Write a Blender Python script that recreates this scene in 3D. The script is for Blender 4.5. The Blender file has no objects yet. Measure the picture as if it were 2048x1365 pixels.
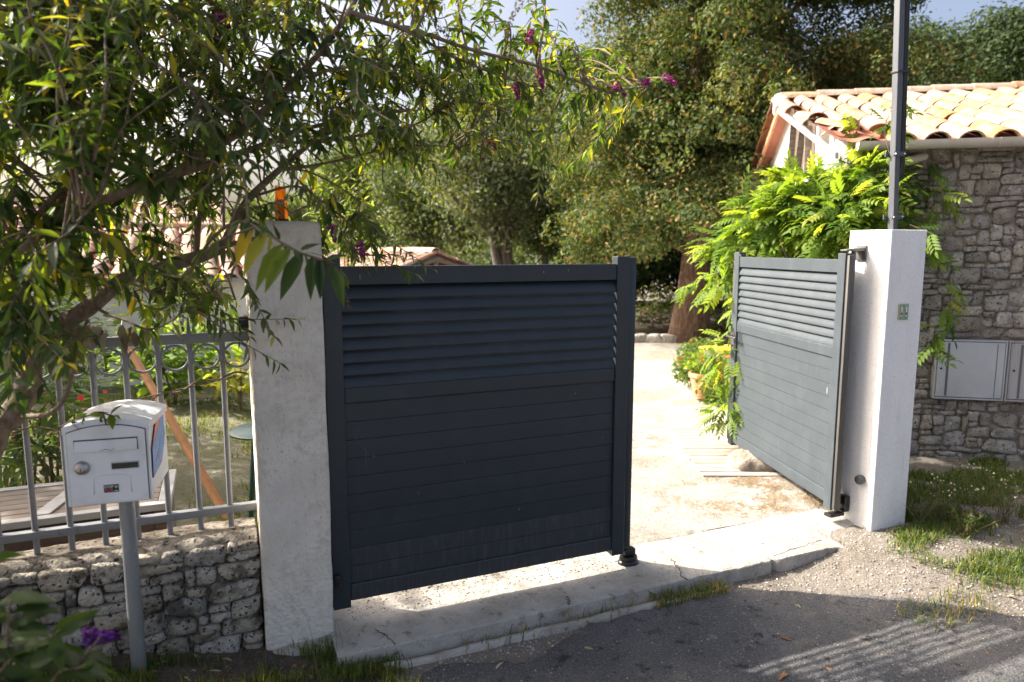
import bpy, bmesh, math, random
import numpy as np
from mathutils import Matrix, Vector

rng = np.random.default_rng(11)
random.seed(11)
scene = bpy.context.scene
COL = scene.collection
R = math.radians

# ------------------------------------------------------------------ camera
CAM = np.array([-0.397, -2.970, 1.602])
YAW, PITCH, FPX = -0.400, 0.1313, 1391.7
cd = bpy.data.cameras.new('camera')
cam = bpy.data.objects.new('camera', cd)
COL.objects.link(cam)
cam.location = CAM
cam.rotation_euler = (math.pi / 2 - PITCH, 0, YAW)
cd.sensor_width = 36
cd.lens = FPX / 2048 * 36
cd.clip_start = 0.05
cd.clip_end = 600
cd.dof.use_dof = True
cd.dof.focus_distance = 3.5
cd.dof.aperture_fstop = 2.2
scene.camera = cam

# ------------------------------------------------------------------ sky, sun, exposure
SUN_EL = 38.0
SUN_H = np.array([-0.805, 0.593])            # horizontal direction towards the sun
world = bpy.data.worlds.new('World')
scene.world = world
world.use_nodes = True
wn = world.node_tree
sky = wn.nodes.new('ShaderNodeTexSky')
sky.sky_type = 'NISHITA'
sky.sun_disc = False
sky.sun_elevation = R(SUN_EL)
sky.sun_rotation = math.atan2(SUN_H[0], SUN_H[1])
sky.air_density = 0.7
sky.dust_density = 9.0
sky.ozone_density = 0.2
bg = wn.nodes['Background']
bg.inputs['Strength'].default_value = 0.15
wn.links.new(sky.outputs[0], bg.inputs['Color'])
sl = bpy.data.lights.new('sun', 'SUN')
sl.energy = 4.7
sl.angle = R(0.55)
sl.color = (1.0, 0.95, 0.87)
sun = bpy.data.objects.new('sun', sl)
COL.objects.link(sun)
sd = Vector((SUN_H[0] * math.cos(R(SUN_EL)), SUN_H[1] * math.cos(R(SUN_EL)), math.sin(R(SUN_EL))))
sun.rotation_euler = sd.to_track_quat('Z', 'Y').to_euler()
sun.location = sd * 60
scene.view_settings.view_transform = 'Standard'
scene.view_settings.look = 'None'
scene.view_settings.gamma = 1
scene.view_settings.exposure = 1.34
scene.cycles.use_denoising = True
scene.cycles.max_bounces = 8
scene.cycles.transparent_max_bounces = 8
scene.cycles.sample_clamp_indirect = 6

# ------------------------------------------------------------------ helpers
_f = np.array([-math.sin(YAW) * math.cos(PITCH), math.cos(YAW) * math.cos(PITCH), -math.sin(PITCH)])
_r = np.array([math.cos(YAW), math.sin(YAW), 0.0])
_u = np.cross(_r, _f)
def at(x, y, d):
    """world point seen at photograph position (x, y), d metres in front of the camera"""
    return CAM + d * (_f + _r * (x - 1024) / FPX + _u * (682.5 - y) / FPX)
def project(p):
    q = np.atleast_2d(p) - CAM
    z = q @ _f
    return np.stack([1024 + FPX * (q @ _r) / z, 682.5 - FPX * (q @ _u) / z, z], -1)

def _hash(i, j, k, s):
    n = (i * 374761393 + j * 668265263 + k * 2147483647 + s * 1274126177) & 0xffffffff
    n = ((n ^ (n >> 13)) * 1274126177) & 0xffffffff
    return ((n ^ (n >> 16)) & 0xffff) / 65535.0
def vnoise(p, scale=1.0, seed=0, octaves=1):
    """value noise in -1..1 on an (n,3) array"""
    p = np.atleast_2d(np.asarray(p, float)) * scale
    tot = np.zeros(len(p)); amp = 1.0; nrm = 0
    for o in range(octaves):
        b = np.floor(p).astype(np.int64); f = p - b; f = f * f * (3 - 2 * f)
        v = 0
        for dx in (0, 1):
            for dy in (0, 1):
                for dz in (0, 1):
                    w = (f[:, 0] if dx else 1 - f[:, 0]) * (f[:, 1] if dy else 1 - f[:, 1]) * (f[:, 2] if dz else 1 - f[:, 2])
                    v = v + w * _hash(b[:, 0] + dx, b[:, 1] + dy, b[:, 2] + dz, seed + o * 17)
        tot += amp * (v * 2 - 1); nrm += amp; amp *= 0.5; p = p * 2.03 + 5.1
    return tot / nrm
def sstep(a, b, x):
    t = np.clip((x - a) / (b - a), 0, 1)
    return t * t * (3 - 2 * t)
def unit(v):
    v = np.asarray(v, float)
    return v / (np.linalg.norm(v, axis=-1, keepdims=True) + 1e-12)

WM = {}
def world_of(o):
    return WM.get(o.name, Matrix.Identity(4))
def adopt(o, parent, M=None):
    M = M or Matrix.Identity(4)
    if parent is not None:
        o.parent = parent
        o.matrix_parent_inverse = world_of(parent).inverted()
    o.matrix_basis = M
    WM[o.name] = M.copy()
    return o
def tag(o, label=None, cat=None, group=None, kind=None):
    if label: o['label'] = label
    if cat: o['category'] = cat
    if group: o['group'] = group
    if kind: o['kind'] = kind
    return o
def thing(name, label, cat, loc=(0, 0, 0), rz=0.0, group=None):
    o = bpy.data.objects.new(name, None)
    o.empty_display_size = 0.1
    COL.objects.link(o)
    adopt(o, None, Matrix.Translation(Vector(loc)) @ Matrix.Rotation(rz, 4, 'Z'))
    return tag(o, label, cat, group)
def obj(name, me, parent=None, M=None):
    o = bpy.data.objects.new(name, me)
    COL.objects.link(o)
    return adopt(o, parent, M)
def mesh_np(name, V, F, m=None, smooth=False, tint=None, uv=None):
    """V (n,3); F a list of int arrays (each m x k) or one array"""
    me = bpy.data.meshes.new(name)
    if not isinstance(F, (list, tuple)): F = [F]
    F = [np.asarray(f, np.int32) for f in F if len(f)]
    V = np.asarray(V, np.float32)
    me.vertices.add(len(V)); me.vertices.foreach_set('co', V.ravel())
    tot = np.concatenate([np.full(len(f), f.shape[1], np.int32) for f in F])
    li = np.concatenate([f.ravel() for f in F])
    me.loops.add(len(li)); me.loops.foreach_set('vertex_index', li)
    me.polygons.add(len(tot))
    me.polygons.foreach_set('loop_start', np.concatenate([[0], np.cumsum(tot)[:-1]]).astype(np.int32))
    if smooth: me.polygons.foreach_set('use_smooth', np.ones(len(tot), bool))
    if tint is not None:
        a = me.attributes.new('tint', 'FLOAT_COLOR', 'POINT')
        t = np.ones((len(V), 4), np.float32); t[:, :3] = tint
        a.data.foreach_set('color', t.ravel())
    me.update(calc_edges=True)
    me.validate()
    if m: me.materials.append(m)
    return me
class B:
    """collects shapes into one bmesh"""
    def __init__(s): s.bm = bmesh.new()
    def box(s, lo, hi, bev=0.0, M=None, seg=2):
        lo, hi = np.minimum(lo, hi), np.maximum(lo, hi)
        c = [(x, y, z) for x in (lo[0], hi[0]) for y in (lo[1], hi[1]) for z in (lo[2], hi[2])]
        return s.hull8(c, bev, M, seg)
    def hull8(s, c, bev=0.0, M=None, seg=2):
        v = [s.bm.verts.new(p) for p in c]
        fs = [s.bm.faces.new([v[i] for i in q]) for q in ((0, 1, 3, 2), (4, 6, 7, 5), (0, 4, 5, 1), (2, 3, 7, 6), (0, 2, 6, 4), (1, 5, 7, 3))]
        bmesh.ops.recalc_face_normals(s.bm, faces=fs)
        if bev > 0:
            es = list({e for f in fs for e in f.edges})
            r = bmesh.ops.bevel(s.bm, geom=es, offset=bev, segments=seg, affect='EDGES', profile=0.5)
            v = list({w for f in r['faces'] for w in f.verts} | {w for w in v if w.is_valid})
        if M is not None: bmesh.ops.transform(s.bm, matrix=M, verts=v)
        return s
    def prism(s, prof, fn, a, b, caps=True):
        """prof: list of 2-D points; fn(p, q, t) -> 3-D; extruded t=a..b"""
        n = len(prof)
        v0 = [s.bm.verts.new(fn(p, q, a)) for p, q in prof]
        v1 = [s.bm.verts.new(fn(p, q, b)) for p, q in prof]
        fs = [s.bm.faces.new((v0[i], v0[(i + 1) % n], v1[(i + 1) % n], v1[i])) for i in range(n)]
        if caps: fs += [s.bm.faces.new(v0[::-1]), s.bm.faces.new(v1)]
        bmesh.ops.recalc_face_normals(s.bm, faces=fs)
        return s
    def lathe(s, prof, c=(0, 0, 0), n=24, M=None):
        rows = []
        for r_, z in prof:
            if r_ < 1e-6: rows.append([s.bm.verts.new((0, 0, z))])
            else: rows.append([s.bm.verts.new((r_ * math.cos(2 * math.pi * i / n), r_ * math.sin(2 * math.pi * i / n), z)) for i in range(n)])
        fs = []
        for a, b in zip(rows, rows[1:]):
            for i in range(n):
                j = (i + 1) % n
                q = [a[i % len(a)], a[j % len(a)], b[j % len(b)], b[i % len(b)]]
                u = []
                for w in q:
                    if w not in u: u.append(w)
                if len(u) > 2: fs.append(s.bm.faces.new(u))
        bmesh.ops.recalc_face_normals(s.bm, faces=fs)
        T = Matrix.Translation(Vector(c)) @ (M or Matrix.Identity(4))
        bmesh.ops.transform(s.bm, matrix=T, verts=[w for r_ in rows for w in r_])
        return s
    def tube(s, pts, rad, n=8):
        V, F = tube_np(pts, rad, n, True)
        vs = [s.bm.verts.new(p) for p in V]
        for f in F:
            for q in f:
                try: s.bm.faces.new([vs[i] for i in q])
                except ValueError: pass
        return s
    def mesh(s, name, m, smooth=None):
        me = bpy.data.meshes.new(name)
        s.bm.to_mesh(me); s.bm.free()
        if m: me.materials.append(m)
        if smooth is not None:
            me.polygons.foreach_set('use_smooth', np.ones(len(me.polygons), bool))
            try: me.set_sharp_from_angle(angle=R(smooth))
            except Exception: pass
        return me
    def obj(s, name, m, parent=None, smooth=None, M=None):
        return obj(name, s.mesh(name, m, smooth), parent, M)
def tube_np(pts, rad, n=8, caps=True):
    P = np.asarray(pts, float); k = len(P)
    rad = np.broadcast_to(np.asarray(rad, float), (k,))
    T = np.gradient(P, axis=0); T = unit(T)
    up = np.array([0.13, 0.21, 0.97]) if abs(T[0][2]) < 0.9 else np.array([1.0, 0.1, 0.05])
    a = unit(np.cross(T[0], up)); rows = []
    for i in range(k):
        a = unit(a - T[i] * (a @ T[i])); b = np.cross(T[i], a)
        th = np.arange(n) * 2 * math.pi / n
        rows.append(P[i] + rad[i] * (np.cos(th)[:, None] * a + np.sin(th)[:, None] * b))
    V = np.concatenate(rows)
    i = np.arange(n); j = (i + 1) % n
    F = np.concatenate([np.stack([r_ * n + i, r_ * n + j, (r_ + 1) * n + j, (r_ + 1) * n + i], 1) for r_ in range(k - 1)])
    if caps:
        V = np.concatenate([V, P[:1], P[-1:]])
        c0, c1 = k * n, k * n + 1
        F2 = np.concatenate([np.stack([j, i, np.full(n, c0)], 1), np.stack([(k - 1) * n + i, (k - 1) * n + j, np.full(n, c1)], 1)])
        return V, [F, F2]
    return V, [F]
class NB:
    """collects numpy meshes"""
    def __init__(s): s.V = []; s.F = {}; s.T = []; s.n = 0
    def add(s, V, F, tint=None):
        if not isinstance(F, (list, tuple)): F = [F]
        for f in F:
            f = np.asarray(f)
            s.F.setdefault(f.shape[1], []).append(f + s.n)
        s.V.append(V); s.n += len(V)
        if tint is not None: s.T.append(np.broadcast_to(tint, (len(V), 3)))
        return s
    def mesh(s, name, m, smooth=False):
        return mesh_np(name, np.concatenate(s.V), [np.concatenate(f) for f in s.F.values()], m, smooth, np.concatenate(s.T) if s.T else None)
    def obj(s, name, m, parent=None, smooth=False): return obj(name, s.mesh(name, m, smooth), parent)
def smooth_path(pts, n):
    """Catmull-Rom through pts"""
    P = np.asarray(pts, float)
    P = np.concatenate([[2 * P[0] - P[1]], P, [2 * P[-1] - P[-2]]])
    out = []
    segs = len(P) - 3
    for i in range(segs):
        t = np.linspace(0, 1, max(2, n // segs + 1), endpoint=(i == segs - 1))[:, None]
        p0, p1, p2, p3 = P[i:i + 4]
        out.append(0.5 * (2 * p1 + (p2 - p0) * t + (2 * p0 - 5 * p1 + 4 * p2 - p3) * t ** 2 + (3 * p1 - p0 - 3 * p2 + p3) * t ** 3))
    return np.concatenate(out)
def lightmesh(V, F, m, name): return mesh_np(name, V, F, m)
def text_mesh(txt, size, m, depth=0.0004):
    c = bpy.data.curves.new('lettering', 'FONT')
    c.body = txt; c.size = size; c.extrude = depth; c.align_x = 'CENTER'; c.align_y = 'CENTER'
    t = bpy.data.objects.new('lettering_tmp', c)
    COL.objects.link(t)
    me = bpy.data.meshes.new_from_object(t)
    bpy.data.objects.remove(t); bpy.data.curves.remove(c)
    me.materials.clear(); me.materials.append(m)
    return me

# ------------------------------------------------------------------ materials
def mat(name, base, rough=0.7, layers=(), bump=None, metal=0.0, spec=0.5, rnd=0.0, obj_space=False, transl=0.0, tint=False, coat=0.0):
    """layers: (scale, colour, lo, hi, detail[, stretch]) noise-masked colours over the base; bump: [(scale, distance, detail)]"""
    m = bpy.data.materials.new(name); m.use_nodes = True
    t = m.node_tree; N = t.nodes; L = t.links
    p = N['Principled BSDF']
    p.inputs['Roughness'].default_value = rough
    p.inputs['Metallic'].default_value = metal
    p.inputs['Specular IOR Level'].default_value = spec
    if coat: p.inputs['Coat Weight'].default_value = coat
    tc = N.new('ShaderNodeTexCoord') if obj_space else N.new('ShaderNodeNewGeometry')
    src = tc.outputs['Object'] if obj_space else tc.outputs['Position']
    def noise(scale, detail, stretch=None):
        v = src
        if stretch:
            mp = N.new('ShaderNodeMapping'); mp.inputs['Scale'].default_value = stretch
            L.new(src, mp.inputs['Vector']); v = mp.outputs[0]
        n = N.new('ShaderNodeTexNoise'); n.inputs['Scale'].default_value = scale; n.inputs['Detail'].default_value = detail
        n.inputs['Roughness'].default_value = 0.6
        L.new(v, n.inputs['Vector']); return n.outputs['Fac']
    if tint:
        a = N.new('ShaderNodeAttribute'); a.attribute_name = 'tint'; c = a.outputs['Color']
    else:
        rgb = N.new('ShaderNodeRGB'); rgb.outputs[0].default_value = (*base, 1); c = rgb.outputs[0]
    for ly in layers:
        s, col, lo, hi, det = ly[:5]
        f = noise(s, det, ly[5] if len(ly) > 5 else None)
        mr = N.new('ShaderNodeMapRange'); mr.inputs['From Min'].default_value = lo; mr.inputs['From Max'].default_value = hi
        L.new(f, mr.inputs['Value'])
        mx = N.new('ShaderNodeMix'); mx.data_type = 'RGBA'
        L.new(mr.outputs[0], mx.inputs['Factor']); L.new(c, mx.inputs['A']); mx.inputs['B'].default_value = (*col, 1)
        c = mx.outputs['Result']
    if rnd:
        oi = N.new('ShaderNodeObjectInfo')
        mr = N.new('ShaderNodeMapRange'); mr.inputs['To Min'].default_value = 1 - rnd; mr.inputs['To Max'].default_value = 1 + rnd * 0.6
        L.new(oi.outputs['Random'], mr.inputs['Value'])
        hs = N.new('ShaderNodeHueSaturation')
        L.new(mr.outputs[0], hs.inputs['Value']); L.new(c, hs.inputs['Color'])
        m2 = N.new('ShaderNodeMath'); m2.operation = 'MULTIPLY_ADD'; m2.inputs[1].default_value = 0.6; m2.inputs[2].default_value = 0.75
        fr = N.new('ShaderNodeMath'); fr.operation = 'FRACT'
        ml = N.new('ShaderNodeMath'); ml.operation = 'MULTIPLY'; ml.inputs[1].default_value = 7.31
        L.new(oi.outputs['Random'], ml.inputs[0]); L.new(ml.outputs[0], fr.inputs[0]); L.new(fr.outputs[0], m2.inputs[0]); L.new(m2.outputs[0], hs.inputs['Saturation'])
        c = hs.outputs[0]
    L.new(c, p.inputs['Base Color'])
    if bump:
        prev = None
        for s, d, det in bump:
            b = N.new('ShaderNodeBump'); b.inputs['Distance'].default_value = d; b.inputs['Strength'].default_value = 1.0
            L.new(noise(s, det), b.inputs['Height'])
            if prev: L.new(prev.outputs[0], b.inputs['Normal'])
            prev = b
        L.new(prev.outputs[0], p.inputs['Normal'])
    if transl:
        tr = N.new('ShaderNodeBsdfTranslucent')
        g = N.new('ShaderNodeMix'); g.data_type = 'RGBA'; g.blend_type = 'MULTIPLY'; g.inputs['Factor'].default_value = 1.0
        L.new(c, g.inputs['A']); g.inputs['B'].default_value = (2.6, 2.4, 0.7, 1)
        L.new(g.outputs['Result'], tr.inputs['Color'])
        ms = N.new('ShaderNodeMixShader'); ms.inputs[0].default_value = transl
        L.new(p.outputs[0], ms.inputs[1]); L.new(tr.outputs[0], ms.inputs[2])
        L.new(ms.outputs[0], N['Material Output'].inputs['Surface'])
    return m

M = {}
M['render_old'] = mat('old_lime_render', (0.72, 0.665, 0.58), 0.9, [(3.4, (0.60, 0.545, 0.465), 0.44, 0.66, 8), (26, (0.57, 0.52, 0.45), 0.50, 0.66, 9), (110, (0.36, 0.325, 0.275), 0.61, 0.70, 5), (8, (0.42, 0.375, 0.32), 0.63, 0.76, 9, (1, 1, 0.45)), (1.6, (0.76, 0.74, 0.69), 0.52, 0.7, 4)], [(7, 0.020, 8), (55, 0.007, 6)])
M['render_white'] = mat('white_render', (0.80, 0.795, 0.785), 0.85, [(5, (0.74, 0.73, 0.715), 0.50, 0.70, 8, (1, 1, 0.3)), (22, (0.66, 0.645, 0.625), 0.60, 0.76, 7, (1, 1, 0.12)), (90, (0.66, 0.65, 0.63), 0.56, 0.66, 5)], [(16, 0.006, 8), (120, 0.0018, 4)])
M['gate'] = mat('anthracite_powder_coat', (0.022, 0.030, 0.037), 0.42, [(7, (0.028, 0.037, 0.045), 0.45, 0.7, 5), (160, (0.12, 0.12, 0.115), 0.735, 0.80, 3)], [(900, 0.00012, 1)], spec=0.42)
M['gate_sunlit'] = mat('sunlit_anthracite_coat', (0.044, 0.056, 0.067), 0.55, [(6, (0.053, 0.066, 0.077), 0.45, 0.65, 6), (14, (0.064, 0.076, 0.082), 0.56, 0.75, 7, (2, 2, 0.5))], [(900, 0.00012, 1)], spec=0.4)  # dust-streaked gate coat, base lightened to carry sunlight on the open leaf
M['gate_dusty'] = mat('dusty_anthracite_coat', (0.028, 0.033, 0.039), 0.55, [(22, (0.07, 0.068, 0.064), 0.5, 0.8, 6, (3, 3, 0.4)), (170, (0.15, 0.145, 0.135), 0.70, 0.78, 3)], [(900, 0.00012, 1)])
M['gate_edge'] = mat('gate_edge_channel', (0.060, 0.058, 0.056), 0.5, [(18, (0.12, 0.11, 0.10), 0.5, 0.8, 4, (1, 1, 0.1))])
M['black'] = mat('black_plastic', (0.012, 0.012, 0.013), 0.32, [(40, (0.05, 0.045, 0.04), 0.55, 0.8, 5)])
M['steel'] = mat('galvanised_steel', (0.30, 0.32, 0.34), 0.42, [(9, (0.22, 0.24, 0.26), 0.42, 0.65, 6, (1, 1, 0.2)), (80, (0.38, 0.38, 0.38), 0.6, 0.75, 3)], [(120, 0.0004, 2)], metal=0.55)
M['post_grey'] = mat('grey_painted_post', (0.085, 0.093, 0.105), 0.5, [(10, (0.06, 0.066, 0.075), 0.45, 0.7, 5, (1, 1, 0.2)), (70, (0.24, 0.25, 0.26), 0.66, 0.78, 3)], metal=0.2)
M['fence'] = mat('grey_fence_paint', (0.20, 0.205, 0.215), 0.5, [(25, (0.13, 0.13, 0.135), 0.55, 0.75, 5), (120, (0.10, 0.06, 0.035), 0.72, 0.8, 3)], [(60, 0.0006, 3)])
M['stone'] = mat('limestone', (0.44, 0.40, 0.345), 0.95, [(15, (0.25, 0.22, 0.185), 0.46, 0.62, 8), (30, (0.60, 0.58, 0.54), 0.56, 0.68, 8), (46, (0.055, 0.05, 0.042), 0.56, 0.66, 8)], [(24, 0.035, 10), (120, 0.008, 5)], rnd=0.32)
M['stone_old'] = mat('lichened_limestone', (0.50, 0.45, 0.37), 0.95, [(18, (0.32, 0.275, 0.215), 0.46, 0.62, 8), (60, (0.60, 0.58, 0.52), 0.56, 0.66, 6), (9, (0.17, 0.15, 0.12), 0.54, 0.62, 9), (62, (0.035, 0.033, 0.028), 0.56, 0.62, 8)], [(22, 0.035, 10), (100, 0.010, 5)], rnd=0.28)
M['mortar'] = mat('earth_mortar', (0.33, 0.28, 0.22), 1.0, [(12, (0.15, 0.13, 0.105), 0.42, 0.68, 7), (70, (0.33, 0.30, 0.26), 0.6, 0.75, 4)], [(30, 0.02, 8), (160, 0.005, 4)])
M['mortar_pale'] = mat('pale_rough_mortar', (0.42, 0.365, 0.29), 1.0, [(13, (0.26, 0.22, 0.17), 0.46, 0.60, 8), (70, (0.58, 0.55, 0.48), 0.56, 0.66, 6), (8, (0.14, 0.12, 0.09), 0.54, 0.62, 9), (48, (0.035, 0.033, 0.028), 0.56, 0.62, 8)], [(24, 0.04, 10), (110, 0.012, 6)])
M['soil'] = mat('dark_verge_soil', (0.085, 0.065, 0.045), 1.0, [(10, (0.05, 0.038, 0.026), 0.45, 0.6, 7), (60, (0.16, 0.125, 0.09), 0.56, 0.68, 5), (150, (0.30, 0.27, 0.23), 0.64, 0.7, 3)], [(50, 0.02, 8)])
M['concrete'] = mat('worn_concrete', (0.43, 0.405, 0.36), 0.92, [(4, (0.31, 0.29, 0.25), 0.44, 0.62, 7), (20, (0.17, 0.15, 0.125), 0.56, 0.70, 9), (140, (0.58, 0.56, 0.52), 0.60, 0.70, 3), (75, (0.09, 0.08, 0.07), 0.66, 0.72, 4)], [(30, 0.012, 9), (200, 0.003, 3)])
M['asphalt'] = mat('worn_asphalt', (0.105, 0.105, 0.106), 0.9, [(2.0, (0.165, 0.158, 0.148), 0.44, 0.62, 8), (95, (0.24, 0.235, 0.225), 0.58, 0.66, 3), (150, (0.035, 0.035, 0.037), 0.54, 0.66, 3), (4.5, (0.25, 0.215, 0.175), 0.585, 0.70, 10), (12, (0.04, 0.04, 0.042), 0.58, 0.68, 8)], [(110, 0.014, 4), (12, 0.016, 7)], spec=0.3)
M['dirt'] = mat('gravelly_dirt', (0.19, 0.165, 0.135), 1.0, [(3, (0.14, 0.118, 0.093), 0.44, 0.62, 8), (90, (0.33, 0.305, 0.275), 0.56, 0.7, 3), (180, (0.12, 0.10, 0.08), 0.56, 0.7, 3)], [(90, 0.008, 5), (14, 0.02, 5)])
M['gravel'] = mat('pale_driveway_sand', (0.315, 0.29, 0.255), 1.0, [(0.9, (0.235, 0.205, 0.165), 0.48, 0.62, 8), (5, (0.19, 0.16, 0.125), 0.56, 0.68, 9), (95, (0.14, 0.115, 0.095), 0.56, 0.64, 4), (40, (0.46, 0.43, 0.38), 0.55, 0.68, 5)], [(110, 0.006, 4), (8, 0.02, 5)])
M['lawn'] = mat('worn_lawn_soil', (0.12, 0.105, 0.065), 1.0, [(2.4, (0.24, 0.205, 0.16), 0.49, 0.60, 7), (30, (0.07, 0.095, 0.028), 0.45, 0.65, 5)], [(60, 0.012, 5)])
M['tile'] = mat('clay_roof_tile', (0.35, 0.205, 0.13), 0.85, [(9, (0.43, 0.315, 0.22), 0.42, 0.60, 7), (24, (0.17, 0.13, 0.10), 0.56, 0.70, 8)], [(80, 0.002, 4)], rnd=0.2)
M['tile_old'] = mat('weathered_roof_tile', (0.36, 0.20, 0.14), 0.9, [(6, (0.46, 0.36, 0.29), 0.45, 0.6, 6), (14, (0.13, 0.115, 0.10), 0.55, 0.7, 6)], [(60, 0.003, 4)], rnd=0.35)
M['tile_red'] = mat('red_channel_tile', (0.33, 0.12, 0.07), 0.9, [(12, (0.20, 0.10, 0.07), 0.5, 0.7, 5)])
M['gutter'] = mat('sand_pvc_gutter', (0.52, 0.47, 0.41), 0.4, [(8, (0.42, 0.38, 0.33), 0.5, 0.75, 5, (1, 1, 0.3))])
M['plaster'] = mat('white_plaster', (0.70, 0.69, 0.66), 0.9, [(3, (0.55, 0.54, 0.51), 0.45, 0.7, 6), (10, (0.36, 0.35, 0.33), 0.62, 0.78, 6)], [(40, 0.004, 4)])
M['timber'] = mat('weathered_timber', (0.16, 0.125, 0.10), 0.85, [(6, (0.26, 0.23, 0.20), 0.45, 0.7, 6, (1, 1, 6))], [(40, 0.003, 4)])
M['timber_dark'] = mat('dark_brown_boards', (0.10, 0.07, 0.05), 0.75, [(5, (0.15, 0.11, 0.08), 0.45, 0.7, 6, (1, 5, 8))], [(60, 0.002, 4)], rnd=0.15)
M['lid_wood'] = mat('grey_brown_slats', (0.16, 0.135, 0.115), 0.7, [(5, (0.16, 0.135, 0.11), 0.45, 0.7, 6, (1, 6, 6))], [(60, 0.001, 3)], rnd=0.12)
M['lid_frame'] = mat('pale_grey_resin', (0.33, 0.33, 0.325), 0.6, [(12, (0.27, 0.265, 0.26), 0.5, 0.75, 5)])
M['deck'] = mat('bleached_boards', (0.38, 0.33, 0.27), 0.85, [(6, (0.32, 0.27, 0.21), 0.45, 0.7, 6, (1, 1, 1))], [(60, 0.002, 4)], rnd=0.1)
M['handle_wood'] = mat('varnished_pole', (0.50, 0.23, 0.085), 0.45, [(14, (0.38, 0.17, 0.06), 0.45, 0.7, 5)])
M['box_white'] = mat('white_enamel', (0.72, 0.725, 0.73), 0.42, [(7, (0.61, 0.61, 0.60), 0.48, 0.7, 7), (26, (0.56, 0.55, 0.52), 0.64, 0.78, 8, (1, 1, 0.3)), (90, (0.40, 0.36, 0.32), 0.74, 0.82, 4)], [(6, 0.0012, 3)])
M['seam'] = mat('dark_rubber_seam', (0.06, 0.06, 0.062), 0.7)
M['chrome'] = mat('brushed_lock_steel', (0.42, 0.41, 0.39), 0.3, [(30, (0.25, 0.24, 0.22), 0.5, 0.7, 4)], metal=0.9)
M['plate_dark'] = mat('dark_name_plate', (0.02, 0.024, 0.022), 0.4, [(60, (0.04, 0.05, 0.045), 0.5, 0.7, 3)])
M['plate_rim'] = mat('plate_rim', (0.48, 0.46, 0.40), 0.6)
M['navy'] = mat('navy_print', (0.012, 0.010, 0.045), 0.4)
M['white_print'] = mat('white_print', (0.75, 0.75, 0.78), 0.5)
M['orange_print'] = mat('orange_print', (0.62, 0.10, 0.03), 0.5)
M['green_print'] = mat('green_print', (0.22, 0.42, 0.05), 0.5)
M['blue_print'] = mat('blue_print', (0.05, 0.20, 0.55), 0.4, [(20, (0.04, 0.30, 0.62), 0.45, 0.7, 3)])
M['salmon_print'] = mat('salmon_print', (0.70, 0.14, 0.06), 0.4)
M['ink'] = mat('blue_ink', (0.03, 0.10, 0.45), 0.5)
M['meter'] = mat('meter_cabinet_plastic', (0.50, 0.515, 0.53), 0.55, [(3, (0.42, 0.43, 0.44), 0.45, 0.7, 5), (9, (0.34, 0.28, 0.26), 0.62, 0.8, 6, (1, 1, 0.15))])
M['meter_dirty'] = mat('streaked_cabinet_plastic', (0.40, 0.39, 0.39), 0.6, [(7, (0.24, 0.20, 0.185), 0.5, 0.72, 6, (2.4, 2.4, 0.12))])
M['meter_groove'] = mat('cabinet_recess', (0.13, 0.13, 0.13), 0.8)
M['ceramic'] = mat('green_glazed_tile', (0.20, 0.36, 0.27), 0.25, [(120, (0.30, 0.40, 0.22), 0.5, 0.65, 3)])
M['ceramic_rim'] = mat('ochre_tile_rim', (0.36, 0.33, 0.20), 0.4)
M['flower_red'] = mat('painted_red_flower', (0.24, 0.03, 0.03), 0.3)
M['ochre'] = mat('painted_ochre_bud', (0.30, 0.15, 0.05), 0.4)
M['terracotta'] = mat('terracotta', (0.50, 0.22, 0.11), 0.85, [(10, (0.56, 0.36, 0.24), 0.5, 0.75, 5)])
M['yellow'] = mat('yellow_plastic', (0.68, 0.40, 0.03), 0.5)
M['green_plastic'] = mat('dark_green_plastic', (0.010, 0.055, 0.040), 0.35)
M['rubber'] = mat('black_cable', (0.010, 0.010, 0.011), 0.45)
M['bark'] = mat('shrub_bark', (0.19, 0.135, 0.09), 0.95, [(40, (0.10, 0.07, 0.045), 0.45, 0.65, 6, (1, 1, 0.4)), (14, (0.29, 0.23, 0.17), 0.55, 0.75, 5)], [(70, 0.006, 6)])
M['bark_conifer'] = mat('conifer_bark', (0.15, 0.085, 0.055), 0.95, [(9, (0.24, 0.18, 0.13), 0.48, 0.7, 6, (2, 2, 0.3)), (22, (0.06, 0.035, 0.025), 0.5, 0.68, 6, (2, 2, 0.2))], [(14, 0.05, 6)])
M['bark_grey'] = mat('grey_tree_bark', (0.16, 0.14, 0.115), 0.95, [(12, (0.09, 0.08, 0.06), 0.45, 0.65, 6, (2, 2, 0.3))], [(20, 0.03, 6)])
M['leaf'] = mat('thin_leaf', (0, 0, 0), 0.55, transl=0.48, tint=True, spec=0.28)
M['leaf_thick'] = mat('dense_leaf', (0, 0, 0), 0.7, transl=0.22, tint=True, spec=0.2)
M['petal'] = mat('petals_and_husks', (0, 0, 0), 0.7, transl=0.2, tint=True)
M['bits'] = mat('loose_bits', (0, 0, 0), 0.95, tint=True)
def amber():
    m = bpy.data.materials.new('amber_lens'); m.use_nodes = True
    p = m.node_tree.nodes['Principled BSDF']
    p.inputs['Base Color'].default_value = (1.0, 0.28, 0.01, 1)
    p.inputs['Roughness'].default_value = 0.12
    p.inputs['Transmission Weight'].default_value = 0.75
    p.inputs['IOR'].default_value = 1.35
    return m
M['amber'] = amber()
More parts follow.
